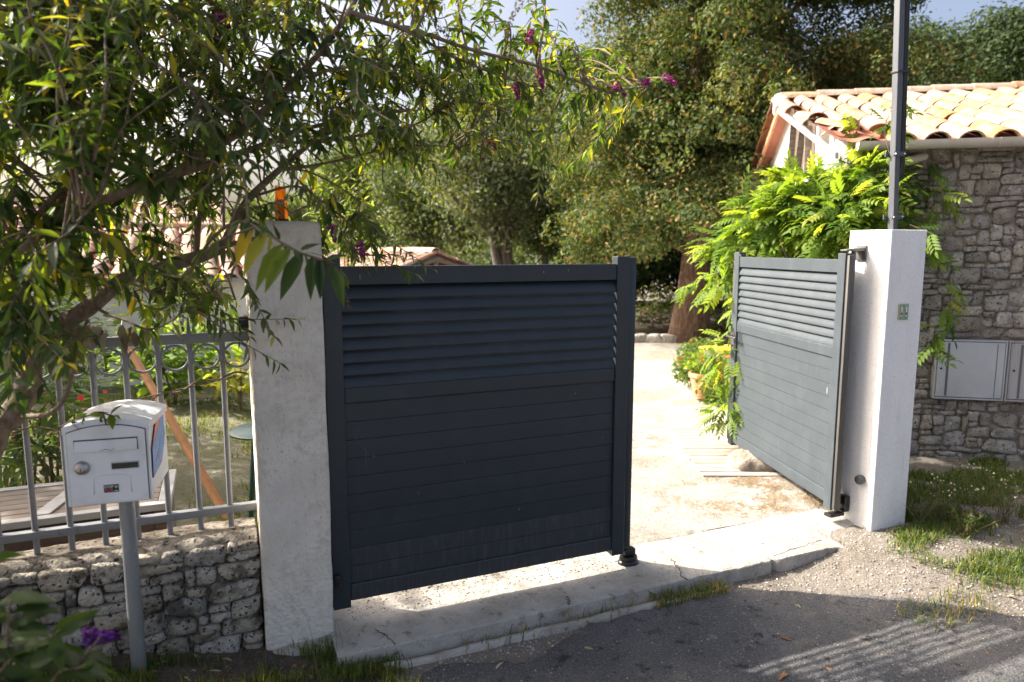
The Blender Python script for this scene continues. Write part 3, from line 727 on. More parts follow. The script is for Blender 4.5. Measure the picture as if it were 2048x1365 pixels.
# ------------------------------------------------------------------ gate leaves
def gate_leaf(label, loc, rz, ty, gm, gm_low, left):
    root = thing('gate_leaf', label, 'gate', loc, rz, 'leaves of the driveway gate')
    Mx = world_of(root)
    TH = 0.044
    def bx(b, s0, s1, t0, t1, z0, z1, bev=0.003): b.box((s0, ty * t0, z0), (s1, ty * t1, z1), bev, Mx)
    def part(name, m, *a): b = B(); bx(b, *a); return b.obj(name, m, root)
    part('stile', gm, 0.004, 0.080, -0.006, TH + 0.006, 0.020, 1.567)
    part('stile', gm, 1.420, 1.492, -0.006, TH + 0.006, 0.020, 1.567)
    part('top_rail', gm, 0.0805, 1.4195, 0.0, TH, 1.452, 1.530)
    part('middle_rail', gm, 0.0805, 1.4195, -0.002, TH, 0.943, 1.011, 0.006)
    part('bottom_rail', gm_low, 0.0805, 1.4195, 0.0, TH, 0.046, 0.124, 0.006)
    st = B(); bx(st, 1.493, 1.536, 0.002, TH + 0.02, 0.05, 1.562, 0.006)
    st.obj('meeting_strip', gm if left else M['gate_edge'], root, 40)
    hc = B(); bx(hc, -0.022, 0.003, 0.004, TH, 0.028, 1.555, 0.004)
    hc.obj('hinge_strip', M['gate_edge'] if not left else gm, root, 40)
    # ten tongue-and-groove boards with recessed joints
    zt = [0.124 + (0.943 - 0.124) * i / 10 for i in range(11)]
    for i in range(10):
        b = B(); bx(b, 0.081, 1.419, 0.010, 0.030, zt[i] + 0.0012, zt[i + 1] - 0.0012, 0.0014)
        b.obj('board', gm_low if i < 2 else gm, root)
    b = B(); bx(b, 0.081, 1.419, 0.014, 0.027, 0.12, 0.95, 0); b.obj('board_backing', gm, root)
    # eight sloping louvres
    z0, z1 = 1.013, 1.450
    pitch = (z1 - z0) / 8
    outer = [(0.004, -0.030), (0.0015, -0.026), (0.002, -0.018), (0.006, -0.006), (0.012, 0.006), (0.020, 0.018), (0.029, 0.028), (0.038, 0.035)]
    inner = [(0.040, 0.032), (0.031, 0.0235), (0.022, 0.013), (0.0145, 0.001), (0.009, -0.011), (0.006, -0.022), (0.0055, -0.030)]
    for i in range(8):
        zc = z0 + pitch * (i + 0.5) - 0.002
        b = B().prism(outer + inner, lambda p, q, s: Mx @ Vector((s, ty * p, zc + q)), 0.081, 1.419)
        b.obj('louvre', gm, root, 35)
    if left:
        b = B(); b.lathe([(0, 0), (0.016, 0), (0.016, 0.05), (0.010, 0.055), (0, 0.055)], (0, 0, 0), 14); b.obj('hinge_pin', M['black'], root, 40, Matrix.Translation((0.022, -0.02, 0.135)))
        # dried cobweb and bird lime marks on the face
        wb = NB()
        rr = np.random.default_rng(5)
        for (p0, p1) in (((0.115, 0.815), (0.15, 0.83)), ((0.12, 0.81), (0.135, 0.76)), ((0.135, 0.76), (0.165, 0.735)), ((0.165, 0.735), (0.167, 0.655)), ((0.085, 0.80), (0.118, 0.805))):
            n = 8; s = np.linspace(p0[0], p1[0], n) + rr.normal(0, .0025, n); z = np.linspace(p0[1], p1[1], n) + rr.normal(0, .0025, n)
            V, F = tube_np(np.stack([s, np.full(n, 0.0065), z], 1), 0.0005, 4); wb.add(V, F, (0.22, 0.22, 0.21))
        for (s, z, h) in ((0.16, 1.495, .02), (1.02, 1.50, .012), (1.15, 1.507, .008), (0.62, 0.62, .006), (0.2, 0.70, .006), (1.2, 0.9, .006), (0.9, 0.35, .006), (1.36, 0.66, .006), (0.4, 0.5, .004)):
            V, F = tube_np(np.array([(s, -0.0012 if z > 1 else 0.0088, z), (s + .001, -0.0012 if z > 1 else 0.0088, z - h)]), 0.0012, 5); wb.add(V, F, (0.45, 0.45, 0.43))
        tag(wb.obj('cobweb_marks', M['bits'], root), kind='stuff')
    else:
        h = B(); h.tube([Mx @ Vector((1.455, 0.002, 0.905)), Mx @ Vector((1.455, 0.060, 0.905))], 0.011, 10)
        h.tube([Mx @ Vector((1.462, 0.058, 0.905)), Mx @ Vector((1.34, 0.058, 0.905)), Mx @ Vector((1.325, 0.052, 0.902))], [0.010, 0.010, 0.008], 10)
        h.obj('handle', M['gate_edge'], root, 40)
        b = B(); b.box((1.435, 0.006, 0.80), (1.475, 0.012, 0.94), 0.003, Mx); b.obj('handle_plate', M['gate_edge'], root)
        b = B(); b.lathe([(0, 0.006), (0.008, 0.006), (0.009, 0)], n=12); b.obj('keyhole', M['black'], root, 40, Mx @ Matrix.Translation((1.455, 0.0115, 0.83)) @ Matrix.Rotation(-math.pi / 2, 4, 'X'))
        b = B(); b.box((0.132, -0.0102, 0.715), (0.137, -0.0092, 0.75), 0.0, Mx); b.obj('pale_scuff', M['plate_rim'], root)
    return root
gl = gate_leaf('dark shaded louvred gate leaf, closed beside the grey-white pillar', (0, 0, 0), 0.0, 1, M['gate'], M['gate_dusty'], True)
gr = gate_leaf('sunlit grey-blue louvred gate leaf swung open beside the white pillar', (2.959, 0.004, 0.012), math.atan2(0.959, 0.284), -1, M['gate_sunlit'], M['gate_sunlit'], False)

# hinge brackets bolted to the white pillar
hb = thing('hinge_bracket', 'dark grey upper hinge bracket bolted near the top of the white pillar', 'hinge', (3.09, 0.02, 1.5), group='hinge brackets of the open leaf')
b = B(); b.box((3.094, -0.005, 1.535), (3.107, 0.065, 1.625), 0.003); b.obj('plate', M['gate_edge'], hb, 40)
b = B(); b.hull8([(2.955, 0.0, 1.590), (2.955, 0.0, 1.600), (2.955, 0.05, 1.590), (2.955, 0.05, 1.600), (3.094, -0.002, 1.590), (3.094, -0.002, 1.612), (3.094, 0.062, 1.590), (3.094, 0.062, 1.612)], 0.003); b.obj('arm', M['gate_edge'], hb, 40)
b = B(); b.lathe([(0, 0), (0.014, 0), (0.014, 0.05), (0, 0.05)], (3.04, 0.03, 1.555), 12); b.obj('pivot', M['black'], hb, 40)
hb = thing('hinge_bracket', 'black lower hinge shoe at the foot of the white pillar', 'hinge', (3.06, 0.02, 0), group='hinge brackets of the open leaf')
b = B(); b.box((3.06, -0.004, 0.005), (3.107, 0.055, 0.105), 0.008); b.obj('shoe', M['black'], hb, 40)
b = B(); b.box((2.945, -0.01, -0.012), (3.06, 0.045, 0.010), 0.006); b.obj('toe', M['black'], hb, 40)

# gate stop on the threshold
gs = thing('gate_stop', 'black domed gate stop on the threshold at the end of the closed leaf', 'gate stop', (1.535, 0.035, -0.05))
b = B(); b.lathe([(0, 0.0), (0.058, 0.0), (0.060, 0.010), (0.056, 0.018), (0.052, 0.022), (0.052, 0.036), (0.048, 0.044), (0.032, 0.048), (0, 0.049)], (0, 0, 0), 28)
b.obj('base', M['black'], gs, 40, Matrix.Translation((1.538, 0.022, -0.052)) @ Matrix.Diagonal((1.0, 0.8, 1, 1)))
b = B(); b.box((1.505, 0.0, -0.008), (1.575, 0.048, 0.036), 0.014, seg=3); b.obj('buffer', M['black'], gs, 50)

# photocells
def photocell(label, c, normal, m):
    r_ = thing('photocell', label, 'sensor', c, group='gate photocells')
    q = Vector(normal).to_track_quat('Z', 'Y').to_matrix().to_4x4()
    T = Matrix.Translation(Vector(c)) @ q
    b = B(); b.lathe([(0, 0), (0.026, 0), (0.028, 0.004), (0.028, 0.03), (0.024, 0.036), (0.019, 0.037), (0.019, 0.033), (0, 0.033)], n=24); b.obj('housing', m, r_, 40, T)
    b = B(); b.lathe([(0, 0.0), (0.018, 0.0), (0, 0.004)], n=20); b.obj('lens', M['gate_edge'], r_, 40, T @ Matrix.Translation((0, 0, 0.034)))
photocell('small round grey photocell low on the sunlit side of the white pillar', (3.108, -0.075, 0.232), (-1, 0, 0), M['post_grey'])
photocell('small black photocell high on the garden side of the grey-white pillar', (-0.287, 0.12, 1.30), (-1, 0, 0), M['black'])

# amber beacon
bc = thing('warning_beacon', 'amber plastic warning beacon standing on the grey-white pillar', 'beacon', (-0.145, 0.02, 1.712))
b = B(); b.box((-0.172, -0.01, 1.706), (-0.118, 0.052, 1.722), 0.003); b.obj('base', M['black'], bc)
hx = lambda z, w, d: [(-0.145 + sx * w, 0.021 + sy * d, z) for sx in (-1, 1) for sy in (-1, 1)]
c0, c1 = hx(1.7225, 0.027, 0.028), hx(1.852, 0.0185, 0.020)
c1 = [(x, y, z + (0.006 if x < -0.145 else -0.004)) for x, y, z in c1]
b = B(); b.hull8([c0[0], c1[0], c0[1], c1[1], c0[2], c1[2], c0[3], c1[3]], 0.005); b.obj('lens', M['amber'], bc, 40)
b = B(); b.box((-0.158, 0.012, 1.7228), (-0.132, 0.03, 1.80), 0.003); b.obj('bulb_holder', M['handle_wood'], bc)

# house number tiles
for i, lab in enumerate(('green ceramic number tile with a red flower, nearer the pillar edge facing the gate', 'green ceramic number tile with a red flower, nearer the stone building')):
    cx = 3.222 + i * 0.0385
    t = thing('number_tile', lab, 'number tile', (cx, -0.16, 1.2), group='house number tiles')
    zc = 1.243
    b = B(); b.box((cx - 0.0188, -0.1665, zc - 0.046), (cx + 0.0188, -0.1585, zc + 0.046), 0.0015); b.obj('rim', M['ceramic_rim'], t)
    b = B(); b.box((cx - 0.0165, -0.1680, zc - 0.0435), (cx + 0.0165, -0.1664, zc + 0.0435), 0.0006); b.obj('glaze', M['ceramic'], t)
    me = text_mesh('1', 0.082, M['white_print'])
    obj('digit', me, t, Matrix.Translation((cx - 0.001, -0.1688, zc)) @ Matrix.Rotation(math.pi / 2, 4, 'X') @ Matrix.Diagonal((0.8, 0.95, 1, 1)))
    for (dx, dz, r_, mm) in ((-0.001, -0.010, 0.0085, 'flower_red'), (-0.010, 0.008, 0.0045, 'ochre'), (0.008, 0.034, 0.0045, 'ochre'), (-0.006, -0.036, 0.004, 'flower_red')):
        b = B(); b.lathe([(0, 0.0012), (r_ * 0.7, 0.001), (r_, 0)], n=10); b.obj('painted_flower', M[mm], t, None, Matrix.Translation((cx + dx, -0.1694, zc + dz)) @ Matrix.Rotation(math.pi / 2, 4, 'X'))

# utility post behind the white pillar
up = thing('utility_post', 'grey square steel post with a black cable rising behind the white pillar', 'post', (3.515, 0.16, -0.1))
b = B(); b.box((3.496, 0.144, -0.3), (3.537, 0.185, 5.2), 0.004); b.obj('mast', M['post_grey'], up)
cb = NB()
zz = np.linspace(2.05, 5.2, 40)
for dx, ph in ((0.018, 0), (0.034, 1.3)):
    V, F = tube_np(np.stack([3.540 + dx + 0.004 * np.sin(zz * 3 + ph), np.full(40, 0.15) + 0.004 * np.cos(zz * 2.3 + ph), zz], 1), 0.010, 8); cb.add(V, F)
cb.obj('cable', M['rubber'], up, True)
for z in (1.80, 2.18):
    b = B(); b.box((3.468, 0.130, z - 0.014), (3.566, 0.1385, z + 0.014), 0.002); b.box((3.468, 0.190, z - 0.014), (3.566, 0.198, z + 0.014), 0.002)
    c_ = b.obj('clamp', M['post_grey'], up, 40)
    for x in (3.478, 3.556):
        b = B(); b.lathe([(0, 0.008), (0.006, 0.008), (0.008, 0)], n=8); b.obj('bolt', M['steel'], c_, 40, Matrix.Translation((x, 0.130, z)) @ Matrix.Rotation(math.pi / 2, 4, 'X'))
b = B(); b.box((3.490, 0.138, 2.66), (3.588, 0.190, 2.672), 0.002); b.obj('cable_tie', M['rubber'], up)
up.matrix_basis = Matrix.Translation((3.515, 0.16, -0.1)) @ Matrix.Translation((0.0, 0, 1.81)) @ Matrix.Rotation(R(-3.3), 4, 'Y') @ Matrix.Translation((0.0, 0, -1.81))

# ------------------------------------------------------------------ railing on the low wall
fn = thing('railing', 'grey metal railing with spear-tipped bars and rings on the low wall', 'fence', (-1.3, 0.12, 0.4))
xs = [-0.395 - 0.1165 * i for i in range(18)]
bar = B(); bar.lathe([(0, 0), (0.0112, 0), (0.0112, 0.80), (0.0125, 0.83), (0.0115, 0.86), (0.0, 0.945)], n=10)
bme = bar.mesh('bar', M['fence'], 40)
rg = B()
th = np.linspace(0, 2 * math.pi, 29)
V, F = tube_np(np.stack([0.050 * np.cos(th), 0 * th, 0.050 * np.sin(th)], 1), 0.0055, 6, False)
rme = mesh_np('ring', V, F, M['fence'], True)
for i, x in enumerate(xs):
    obj('bar', bme, fn, Matrix.Translation((x, 0.12, 0.395)) @ Matrix.Rotation(rp.uniform(-.006, .006), 4, 'Y'))
for x in [-0.337] + [x - 0.058 for x in xs[:-1]]:
    obj('ring', rme, fn, Matrix.Translation((x, 0.12, 1.165)))
B().box((-2.42, 0.110, 1.222), (-0.288, 0.130, 1.262), 0.003).obj('top_rail', M['fence'], fn, 40)
B().box((-2.42, 0.102, 0.490), (-0.288, 0.138, 0.522), 0.003).obj('bottom_rail', M['fence'], fn, 40)
vine = NB()
n = 60; u = np.linspace(0, 1, n)
p = np.stack([-1.25 + u * 0.95, 0.10 + 0.012 * np.sin(u * 30), 0.95 - 0.05 * np.sin(u * 5) + 0.09 * u + 0.01 * np.sin(u * 41)], 1)
V, F = tube_np(p, 0.004, 5); vine.add(V, F)
p = np.stack([-0.78 + u[:30] * 0.9, 0.10 + 0 * u[:30], 1.0 + 0.16 * u[:30]], 1)
V, F = tube_np(p, 0.003, 5); vine.add(V, F)
tag(vine.obj('dry_vine', M['bark'], None, True), 'dry brown vine strung along the railing bars', 'vine')

# ------------------------------------------------------------------ letterbox
lb = thing('letterbox', 'white enamel letterbox on a grey pole in front of the railing', 'letterbox', (-0.745, -0.15, 0.03))
X0, X1, Z0, Z1 = -0.882, -0.628, 0.742, 1.000
def arch(rise, w0, w1, z0, z1, n=14):
    """outline: bottom edge, sides, arched top"""
    pts = [(w0, z0), (w1, z0)]
    for i in range(n + 1):
        t = 1 - i / n
        pts.append((w0 + (w1 - w0) * t, z1 + rise * (1 - (2 * t - 1) ** 2)))
    return pts
fy = lambda p, q, t: (p, t, q)
B().prism(arch(0.024, X0, X1, Z0, Z1), fy, -0.285, 0.005).obj('body', M['box_white'], lb, 35)
B().prism(arch(0.026, X0 - 0.006, X1 + 0.006, Z1 - 0.020, Z1 + 0.004), fy, -0.298, 0.012).obj('roof', M['box_white'], lb, 35)
B().prism(arch(0.022, X0 - 0.003, X1 + 0.003, Z0 - 0.012, Z1 - 0.004), fy, -0.300, -0.2855).obj('front_frame', M['box_white'], lb, 35)
B().prism(arch(0.022, X0 + 0.006, X1 - 0.004, Z0 - 0.008, Z1 - 0.012), fy, -0.3015, -0.3002).obj('door_seam', M['seam'], lb, 35)
dr = B().prism(arch(0.022, X0 + 0.0085, X1 - 0.0065, Z0 - 0.006, Z1 - 0.0145), fy, -0.3075, -0.3018).obj('door', M['box_white'], lb, 35)
B().box((-0.853, -0.3082, 0.918), (-0.657, -0.3077, 0.962), 0).obj('slot', M['seam'], dr)
B().prism([(-0.3083, 0.919), (-0.3145, 0.9195), (-0.3150, 0.924), (-0.3105, 0.945), (-0.3083, 0.957)], lambda p, q, t: (t, p, q), -0.851, -0.660).obj('slot_flap', M['box_white'], dr, 35)
ink = NB()
for pts in (((-.772, .9265), (-.771, .9225), (-.769, .922)), ((-.766, .924), (-.760, .9262), (-.752, .926), (-.746, .924)), ((-.741, .923), (-.742, .921), (-.738, .9225)), ((-.735, .9255), (-.730, .926))):
    P = np.array([(x, -0.3153, z) for x, z in pts]); V, F = tube_np(P, 0.0009, 5); ink.add(V, F)
ink.obj('ink_scribble', M['ink'], dr)
B().lathe([(0, 0.019), (0.006, 0.0195), (0.016, 0.017), (0.022, 0.010), (0.0245, 0.0)], n=28).obj('lock', M['chrome'], dr, 60, Matrix.Translation((-0.832, -0.3076, 0.865)) @ Matrix.Rotation(math.pi / 2, 4, 'X'))
B().box((-0.8335, -0.3278, 0.858), (-0.8305, -0.3268, 0.868), 0).obj('keyhole', M['black'], dr)
B().box((-0.745, -0.3092, 0.851), (-0.657, -0.3076, 0.878), 0.001).obj('plate_rim', M['plate_rim'], dr)
B().box((-0.7425, -0.3100, 0.8535), (-0.660, -0.3089, 0.8735), 0.0006).obj('name_plate', M['plate_dark'], dr)
emb = []
for i in range(25):
    t = i / 24 * 2 - 1
    emb.append((-0.745 + 0.056 * t, -0.3072, 0.826 + 0.010 * (1 - t * t)))
emb = [(-0.803, -0.3072, 0.768), (-0.802, -0.3072, 0.82)] + emb + [(-0.688, -0.3072, 0.82), (-0.687, -0.3072, 0.768)]
V, F = tube_np(np.array(emb), 0.0022, 6); obj('embossed_arch', mesh_np('embossed_arch', V, F, M['box_white'], True), dr)
stk = B().box((-0.772, -0.3092, 0.772), (-0.726, -0.3077, 0.799), 0.0).obj('sticker', M['navy'], dr)
def put_text(txt, size, m, x, z, parent, sx=1.0, y=-0.3094):
    return obj('lettering', text_mesh(txt, size, M[m], 0.0002), parent, Matrix.Translation((x, y, z)) @ Matrix.Rotation(math.pi / 2, 4, 'X') @ Matrix.Diagonal((sx, 1, 1, 1)))
put_text('STOP', 0.0125, 'white_print', -0.7565, 0.7915, stk, 0.95)
put_text('PUB', 0.0150, 'orange_print', -0.7560, 0.7790, stk, 0.98)
B().lathe([(0, 0.0004), (0.0052, 0.0004), (0.0052, 0)], n=18).obj('green_dot', M['green_print'], stk, None, Matrix.Translation((-0.7335, -0.3093, 0.7905)) @ Matrix.Rotation(math.pi / 2, 4, 'X'))
B().box((-0.7395, -0.3096, 0.7755), (-0.7285, -0.3093, 0.7775), 0).obj('print_line', M['white_print'], stk)
# advertising panel on the side
fx = lambda p, q, t: (t, p, q)
ad = B().prism([(-0.270, 0.800), (-0.262, 0.978 - 0.075), (-0.185, 0.985), (-0.055, 0.992), (-0.040, 0.90), (-0.120, 0.815)], fx, X1 + 0.0005, X1 + 0.0045).obj('advert_panel', M['navy'], lb)
B().prism([(-0.268, 0.803), (-0.260, 0.903), (-0.080, 0.985), (-0.057, 0.990), (-0.042, 0.90), (-0.121, 0.818)], fx, X1 + 0.0047, X1 + 0.0052).obj('blue_field', M['blue_print'], ad)
B().prism([(-0.259, 0.905), (-0.184, 0.983), (-0.082, 0.987)], fx, X1 + 0.0047, X1 + 0.0053).obj('orange_corner', M['salmon_print'], ad)
dg = NB()
for i in range(9):
    y = -0.225 + i * 0.016; z = 0.842 + i * 0.0088
    P = np.array([(X1 + 0.0058, y, z - 0.007), (X1 + 0.0058, y + 0.004, z + 0.008)]); V, F = tube_np(P, 0.0011, 4); dg.add(V, F)
    if i % 2 == 0:
        P = np.array([(X1 + 0.0058, y + 0.004, z + 0.008), (X1 + 0.0058, y + 0.009, z - 0.002)]); V, F = tube_np(P, 0.0011, 4); dg.add(V, F)
dg.obj('faded_print', M['white_print'], ad)
B().lathe([(0, 0.0005), (0.010, 0.0005), (0.010, 0)], n=18).obj('orange_badge', M['salmon_print'], ad, None, Matrix.Translation((X1 + 0.0053, -0.155, 0.845)) @ Matrix.Rotation(math.pi / 2, 4, 'Y'))
B().lathe([(0, 0), (0.0265, 0), (0.0265, 0.80), (0, 0.80)], (-0.745, -0.15, -0.06), 24).obj('pole', M['steel'], lb, 40)

lb.matrix_basis = Matrix.Translation((-0.745, -0.15, 0.03)) @ Matrix.Rotation(R(-7), 4, 'Z')

# ------------------------------------------------------------------ garden storage box
sb = thing('storage_box', 'dark brown garden storage box with slatted grey lid behind the railing', 'storage box', (-1.3, 0.76, 0.0))
bx0, bx1, by0, by1 = -2.1, -0.665, 0.50, 1.00
for i in range(4):
    z = -0.02 + i * 0.105
    B().box((bx0, by0, z), (bx1 - .055, by0 + 0.02, z + 0.099), 0.004).obj('board', M['timber_dark'], sb)
    B().box((bx1 - 0.02, by0 + 0.055, z), (bx1, by1, z + 0.099), 0.004).obj('board', M['lid_wood'], sb)
B().box((bx0 + .02, by0 + 0.021, -0.02), (bx1 - 0.021, by1 - .02, 0.40), 0).obj('liner', M['timber_dark'], sb)
B().box((bx1 - 0.055, by0 - 0.006, -0.03), (bx1 + 0.008, by0 + 0.055, 0.41), 0.004).obj('corner_post', M['timber_dark'], sb)
for (a_, b_) in (((bx0, by0 - .02, .412), (bx1 + .02, by0 + .03, .445)), ((bx0, by1 - .03, .412), (bx1 + .02, by1 + .02, .445)), ((bx1 - .035, by0 + .031, .412), (bx1 + .02, by1 - .031, .445))):
    B().box(a_, b_, 0.004).obj('lid_rail', M['lid_frame'], sb)
for i in range(6):
    y = by0 + 0.033 + i * 0.0735
    B().box((bx0, y, 0.414), (bx1 - .037, y + 0.068, 0.438), 0.003).obj('lid_slat', M['lid_wood'], sb)
B().hull8([(-1.20, by0 + .031, .4385), (-1.20, by0 + .031, .448), (-1.10, by1 - .031, .4385), (-1.10, by1 - .031, .448), (-1.13, by0 + .031, .4385), (-1.13, by0 + .031, .448), (-1.03, by1 - .031, .4385), (-1.03, by1 - .031, .448)], 0.002).obj('lid_brace', M['lid_frame'], sb)

po = B(); po.tube([(-0.40, 1.36, -0.02), (-0.66, 1.82, 0.42), (-1.02, 2.42, 1.02)], [0.026, 0.027, 0.024], 12)
tag(po.obj('wooden_pole', M['handle_wood'], None, 40), 'orange varnished wooden pole leaning diagonally behind the letterbox', 'pole')

gt_ = thing('garden_table', 'dark green round garden table half hidden behind the grey-white pillar', 'table', (-0.16, 1.33, 0.0))
B().lathe([(0, 0.52), (0.20, 0.52), (0.215, 0.525), (0.22, 0.535), (0.20, 0.545), (0, 0.545)], (-0.16, 1.33, 0), 28).obj('table_top', M['green_plastic'], gt_, 40)
for q in range(4):
    c, s_ = math.cos(q * math.pi / 2 + .7), math.sin(q * math.pi / 2 + .7)
    B().tube([(-0.16 + .10 * c, 1.33 + .10 * s_, .52), (-0.16 + .17 * c, 1.33 + .17 * s_, 0.0)], [0.02, 0.014], 8).obj('leg', M['green_plastic'], gt_, 40)
# ------------------------------------------------------------------ buildings behind
T2 = tile_mesh('roof_tile', M['tile_old'], 0.10, 0.085, 0.46, 0.014)
T2R = tile_mesh('ridge_tile', M['tile_old'], 0.125, 0.115, 0.46, 0.014)
# open barn roof seen over the closed leaf: gable towards the right
ob = thing('tiled_barn', 'low open barn with weathered red tiles beyond the closed gate leaf', 'building', (2.2, 12.5, 0))
gdir = np.array([0.376, -0.926, 0.0]); gside = np.array([0.926, 0.376, 0.0])      # ridge runs along gdir
pk = at(872, 497, 13.2); pk[2] = 1.50
half, rise = 1.6, 0.50
L_ = 3.4
o_lo = pk - gdir * L_ - gside * half - np.array([0, 0, rise])
rp = random.Random(21)
tiled_slope(ob, o_lo, gdir, gside * half + np.array([0, 0, rise]), 15, 4, 0.225, math.hypot(half, rise) / 4.05, T2, M['tile_red'], rp, jit=2.0)
o_lo2 = pk + gside * half - np.array([0, 0, rise])
tiled_slope(ob, o_lo2, -gdir, -gside * half + np.array([0, 0, rise]), 15, 4, 0.225, math.hypot(half, rise) / 4.05, T2, M['tile_red'], rp, jit=2.0)
ridge_row(ob, pk - gdir * L_ + [0, 0, .04], gdir, 8, 0.42, T2R, rp)
for sg in (-1, 1):
    B().tube([pk + gdir * 0.02 + [0, 0, -0.06], pk + gdir * 0.02 + gside * sg * half * 0.97 + [0, 0, -0.06 - rise]], 0.06, 4).obj('rafter', M['timber'], ob)
    for kk in (0.0, L_ * 0.97):
        q = pk - gdir * kk + gside * sg * half * 0.8
        B().tube([(q[0], q[1], -0.1), (q[0], q[1], pk[2] - rise * 0.8 - 0.05)], 0.08, 6).obj('post', M['timber'], ob)
B().tube([pk + gdir * 0.0 + [0, 0, -0.03], pk + [0, 0, -rise - 0.1]], 0.05, 4).obj('king_post', M['timber'], ob)
q0 = pk - gdir * 0.3; 
B().tube([q0 - gside * half * .8 + [0, 0, -rise - .02], q0 + gside * half * .8 + [0, 0, -rise - .02]], 0.06, 4).obj('tie_beam', M['timber'], ob)
bwall = B(); c_ = [pk - gdir * k_ + gside * s_ * half * 0.85 + [0, 0, z_] for k_ in (0.6, L_) for s_ in (-1, 1) for z_ in (-1.9, -rise - 0.0)]
bwall.hull8(c_); bwall.obj('wall', M['plaster'], ob)

# white shed with a tile lean-to roof behind the lawn
sh = thing('garden_shed', 'low white-walled shed with a dark weathered tile roof behind the lawn', 'building', (-2.0, 6.6, 0))
B().box((-6.5, 6.25, -0.2), (0.55, 8.3, 1.26), 0.01).obj('wall', M['plaster'], sh)
tiled_slope(sh, np.array([-6.6, 6.05, 1.25]), (1, 0, 0), (0, 2.35, 0.62), 31, 5, 0.235, 0.46, T2, M['tile_red'], random.Random(31), jit=2.0)
B().box((-6.6, 6.02, 1.215), (0.75, 6.07, 1.262), 0.004).obj('fascia', M['lid_frame'], sh)
ridge_row(sh, (-6.6, 8.40, 1.90), (1, 0, 0), 16, 0.46, T2R, random.Random(6))
B().tube([(-2.05, 6.2, -0.1), (-2.05, 6.2, 1.2)], 0.035, 10).obj('down_pipe', M['lid_frame'], sh, 50)
B().tube([(-1.0, 6.2, 0.0), (-1.0, 6.2, 1.2)], 0.03, 10).obj('down_pipe', M['gutter'], sh, 50)

# far house on the left
fh = thing('far_house', 'white house with a pale red tile roof rising beyond the shed', 'house', (-3.5, 15, -0.5))
B().box((-9, 13.5, -0.5), (-0.6, 19, 1.95), 0.0).obj('wall', M['plaster'], fh)
tiled_slope(fh, np.array([-9.2, 13.2, 1.90]), (1, 0, 0), (0, 3.0, 0.85), 38, 6, 0.235, 0.50, T2, M['tile_red'], random.Random(37), jit=1.5)
obj('rear_roof', mesh_np('rear_roof', np.array([(-9.2, 16.2, 2.78), (-.3, 16.2, 2.78), (-.3, 19.4, 1.9), (-9.2, 19.4, 1.9)]), np.array([(0, 1, 2, 3)]), M['tile_red']), fh)
B().prism([(13.5, 1.94), (19, 1.94), (16.2, 2.74)], lambda p, q, t: (t, p, q), -9.0, -0.62).obj('gable_wall', M['plaster'], fh)
for (x, z) in ((-2.2, 1.1), (-4.2, 1.1)):
    w = B().box((x, 13.47, z), (x + .7, 13.52, z + .7), 0).obj('window', M['plate_dark'], fh)
    B().box((x - .05, 13.44, z - .06), (x + .75, 13.5, z - .005), 0).obj('sill', M['lid_frame'], w)

# ------------------------------------------------------------------ foliage makers
def leaf_cloud(C, size, tint, rr, flat=0.0, asp=0.5, face=None):
    """diamond leaf faces at points C (n,3); size (n,), tint (n,3); face: preferred leaf normals"""
    n = len(C)
    a = unit(rr.normal(size=(n, 3)) * [1, 1, 1 - flat]); t = rr.normal(size=(n, 3))
    if face is not None: a = unit(np.cross(face, t)); t = np.cross(face, a)
    b = unit(np.cross(a, t)) if face is None else unit(t)
    s = np.asarray(size)[:, None]
    nrm = np.cross(a, b)
    V = np.stack([C - a * s, C - b * s * asp + nrm * s * .12, C + a * s, C + b * s * asp + nrm * s * .12], 1).reshape(-1, 3)
    k = np.arange(n) * 4
    return V, np.stack([k, k + 1, k + 2, k + 3], 1), np.repeat(tint, 4, 0)
def blob_points(rr, n):
    d = unit(rr.normal(size=(n, 3)))
    return d * (rr.uniform(0, 1, (n, 1)) ** (1 / 2.2))
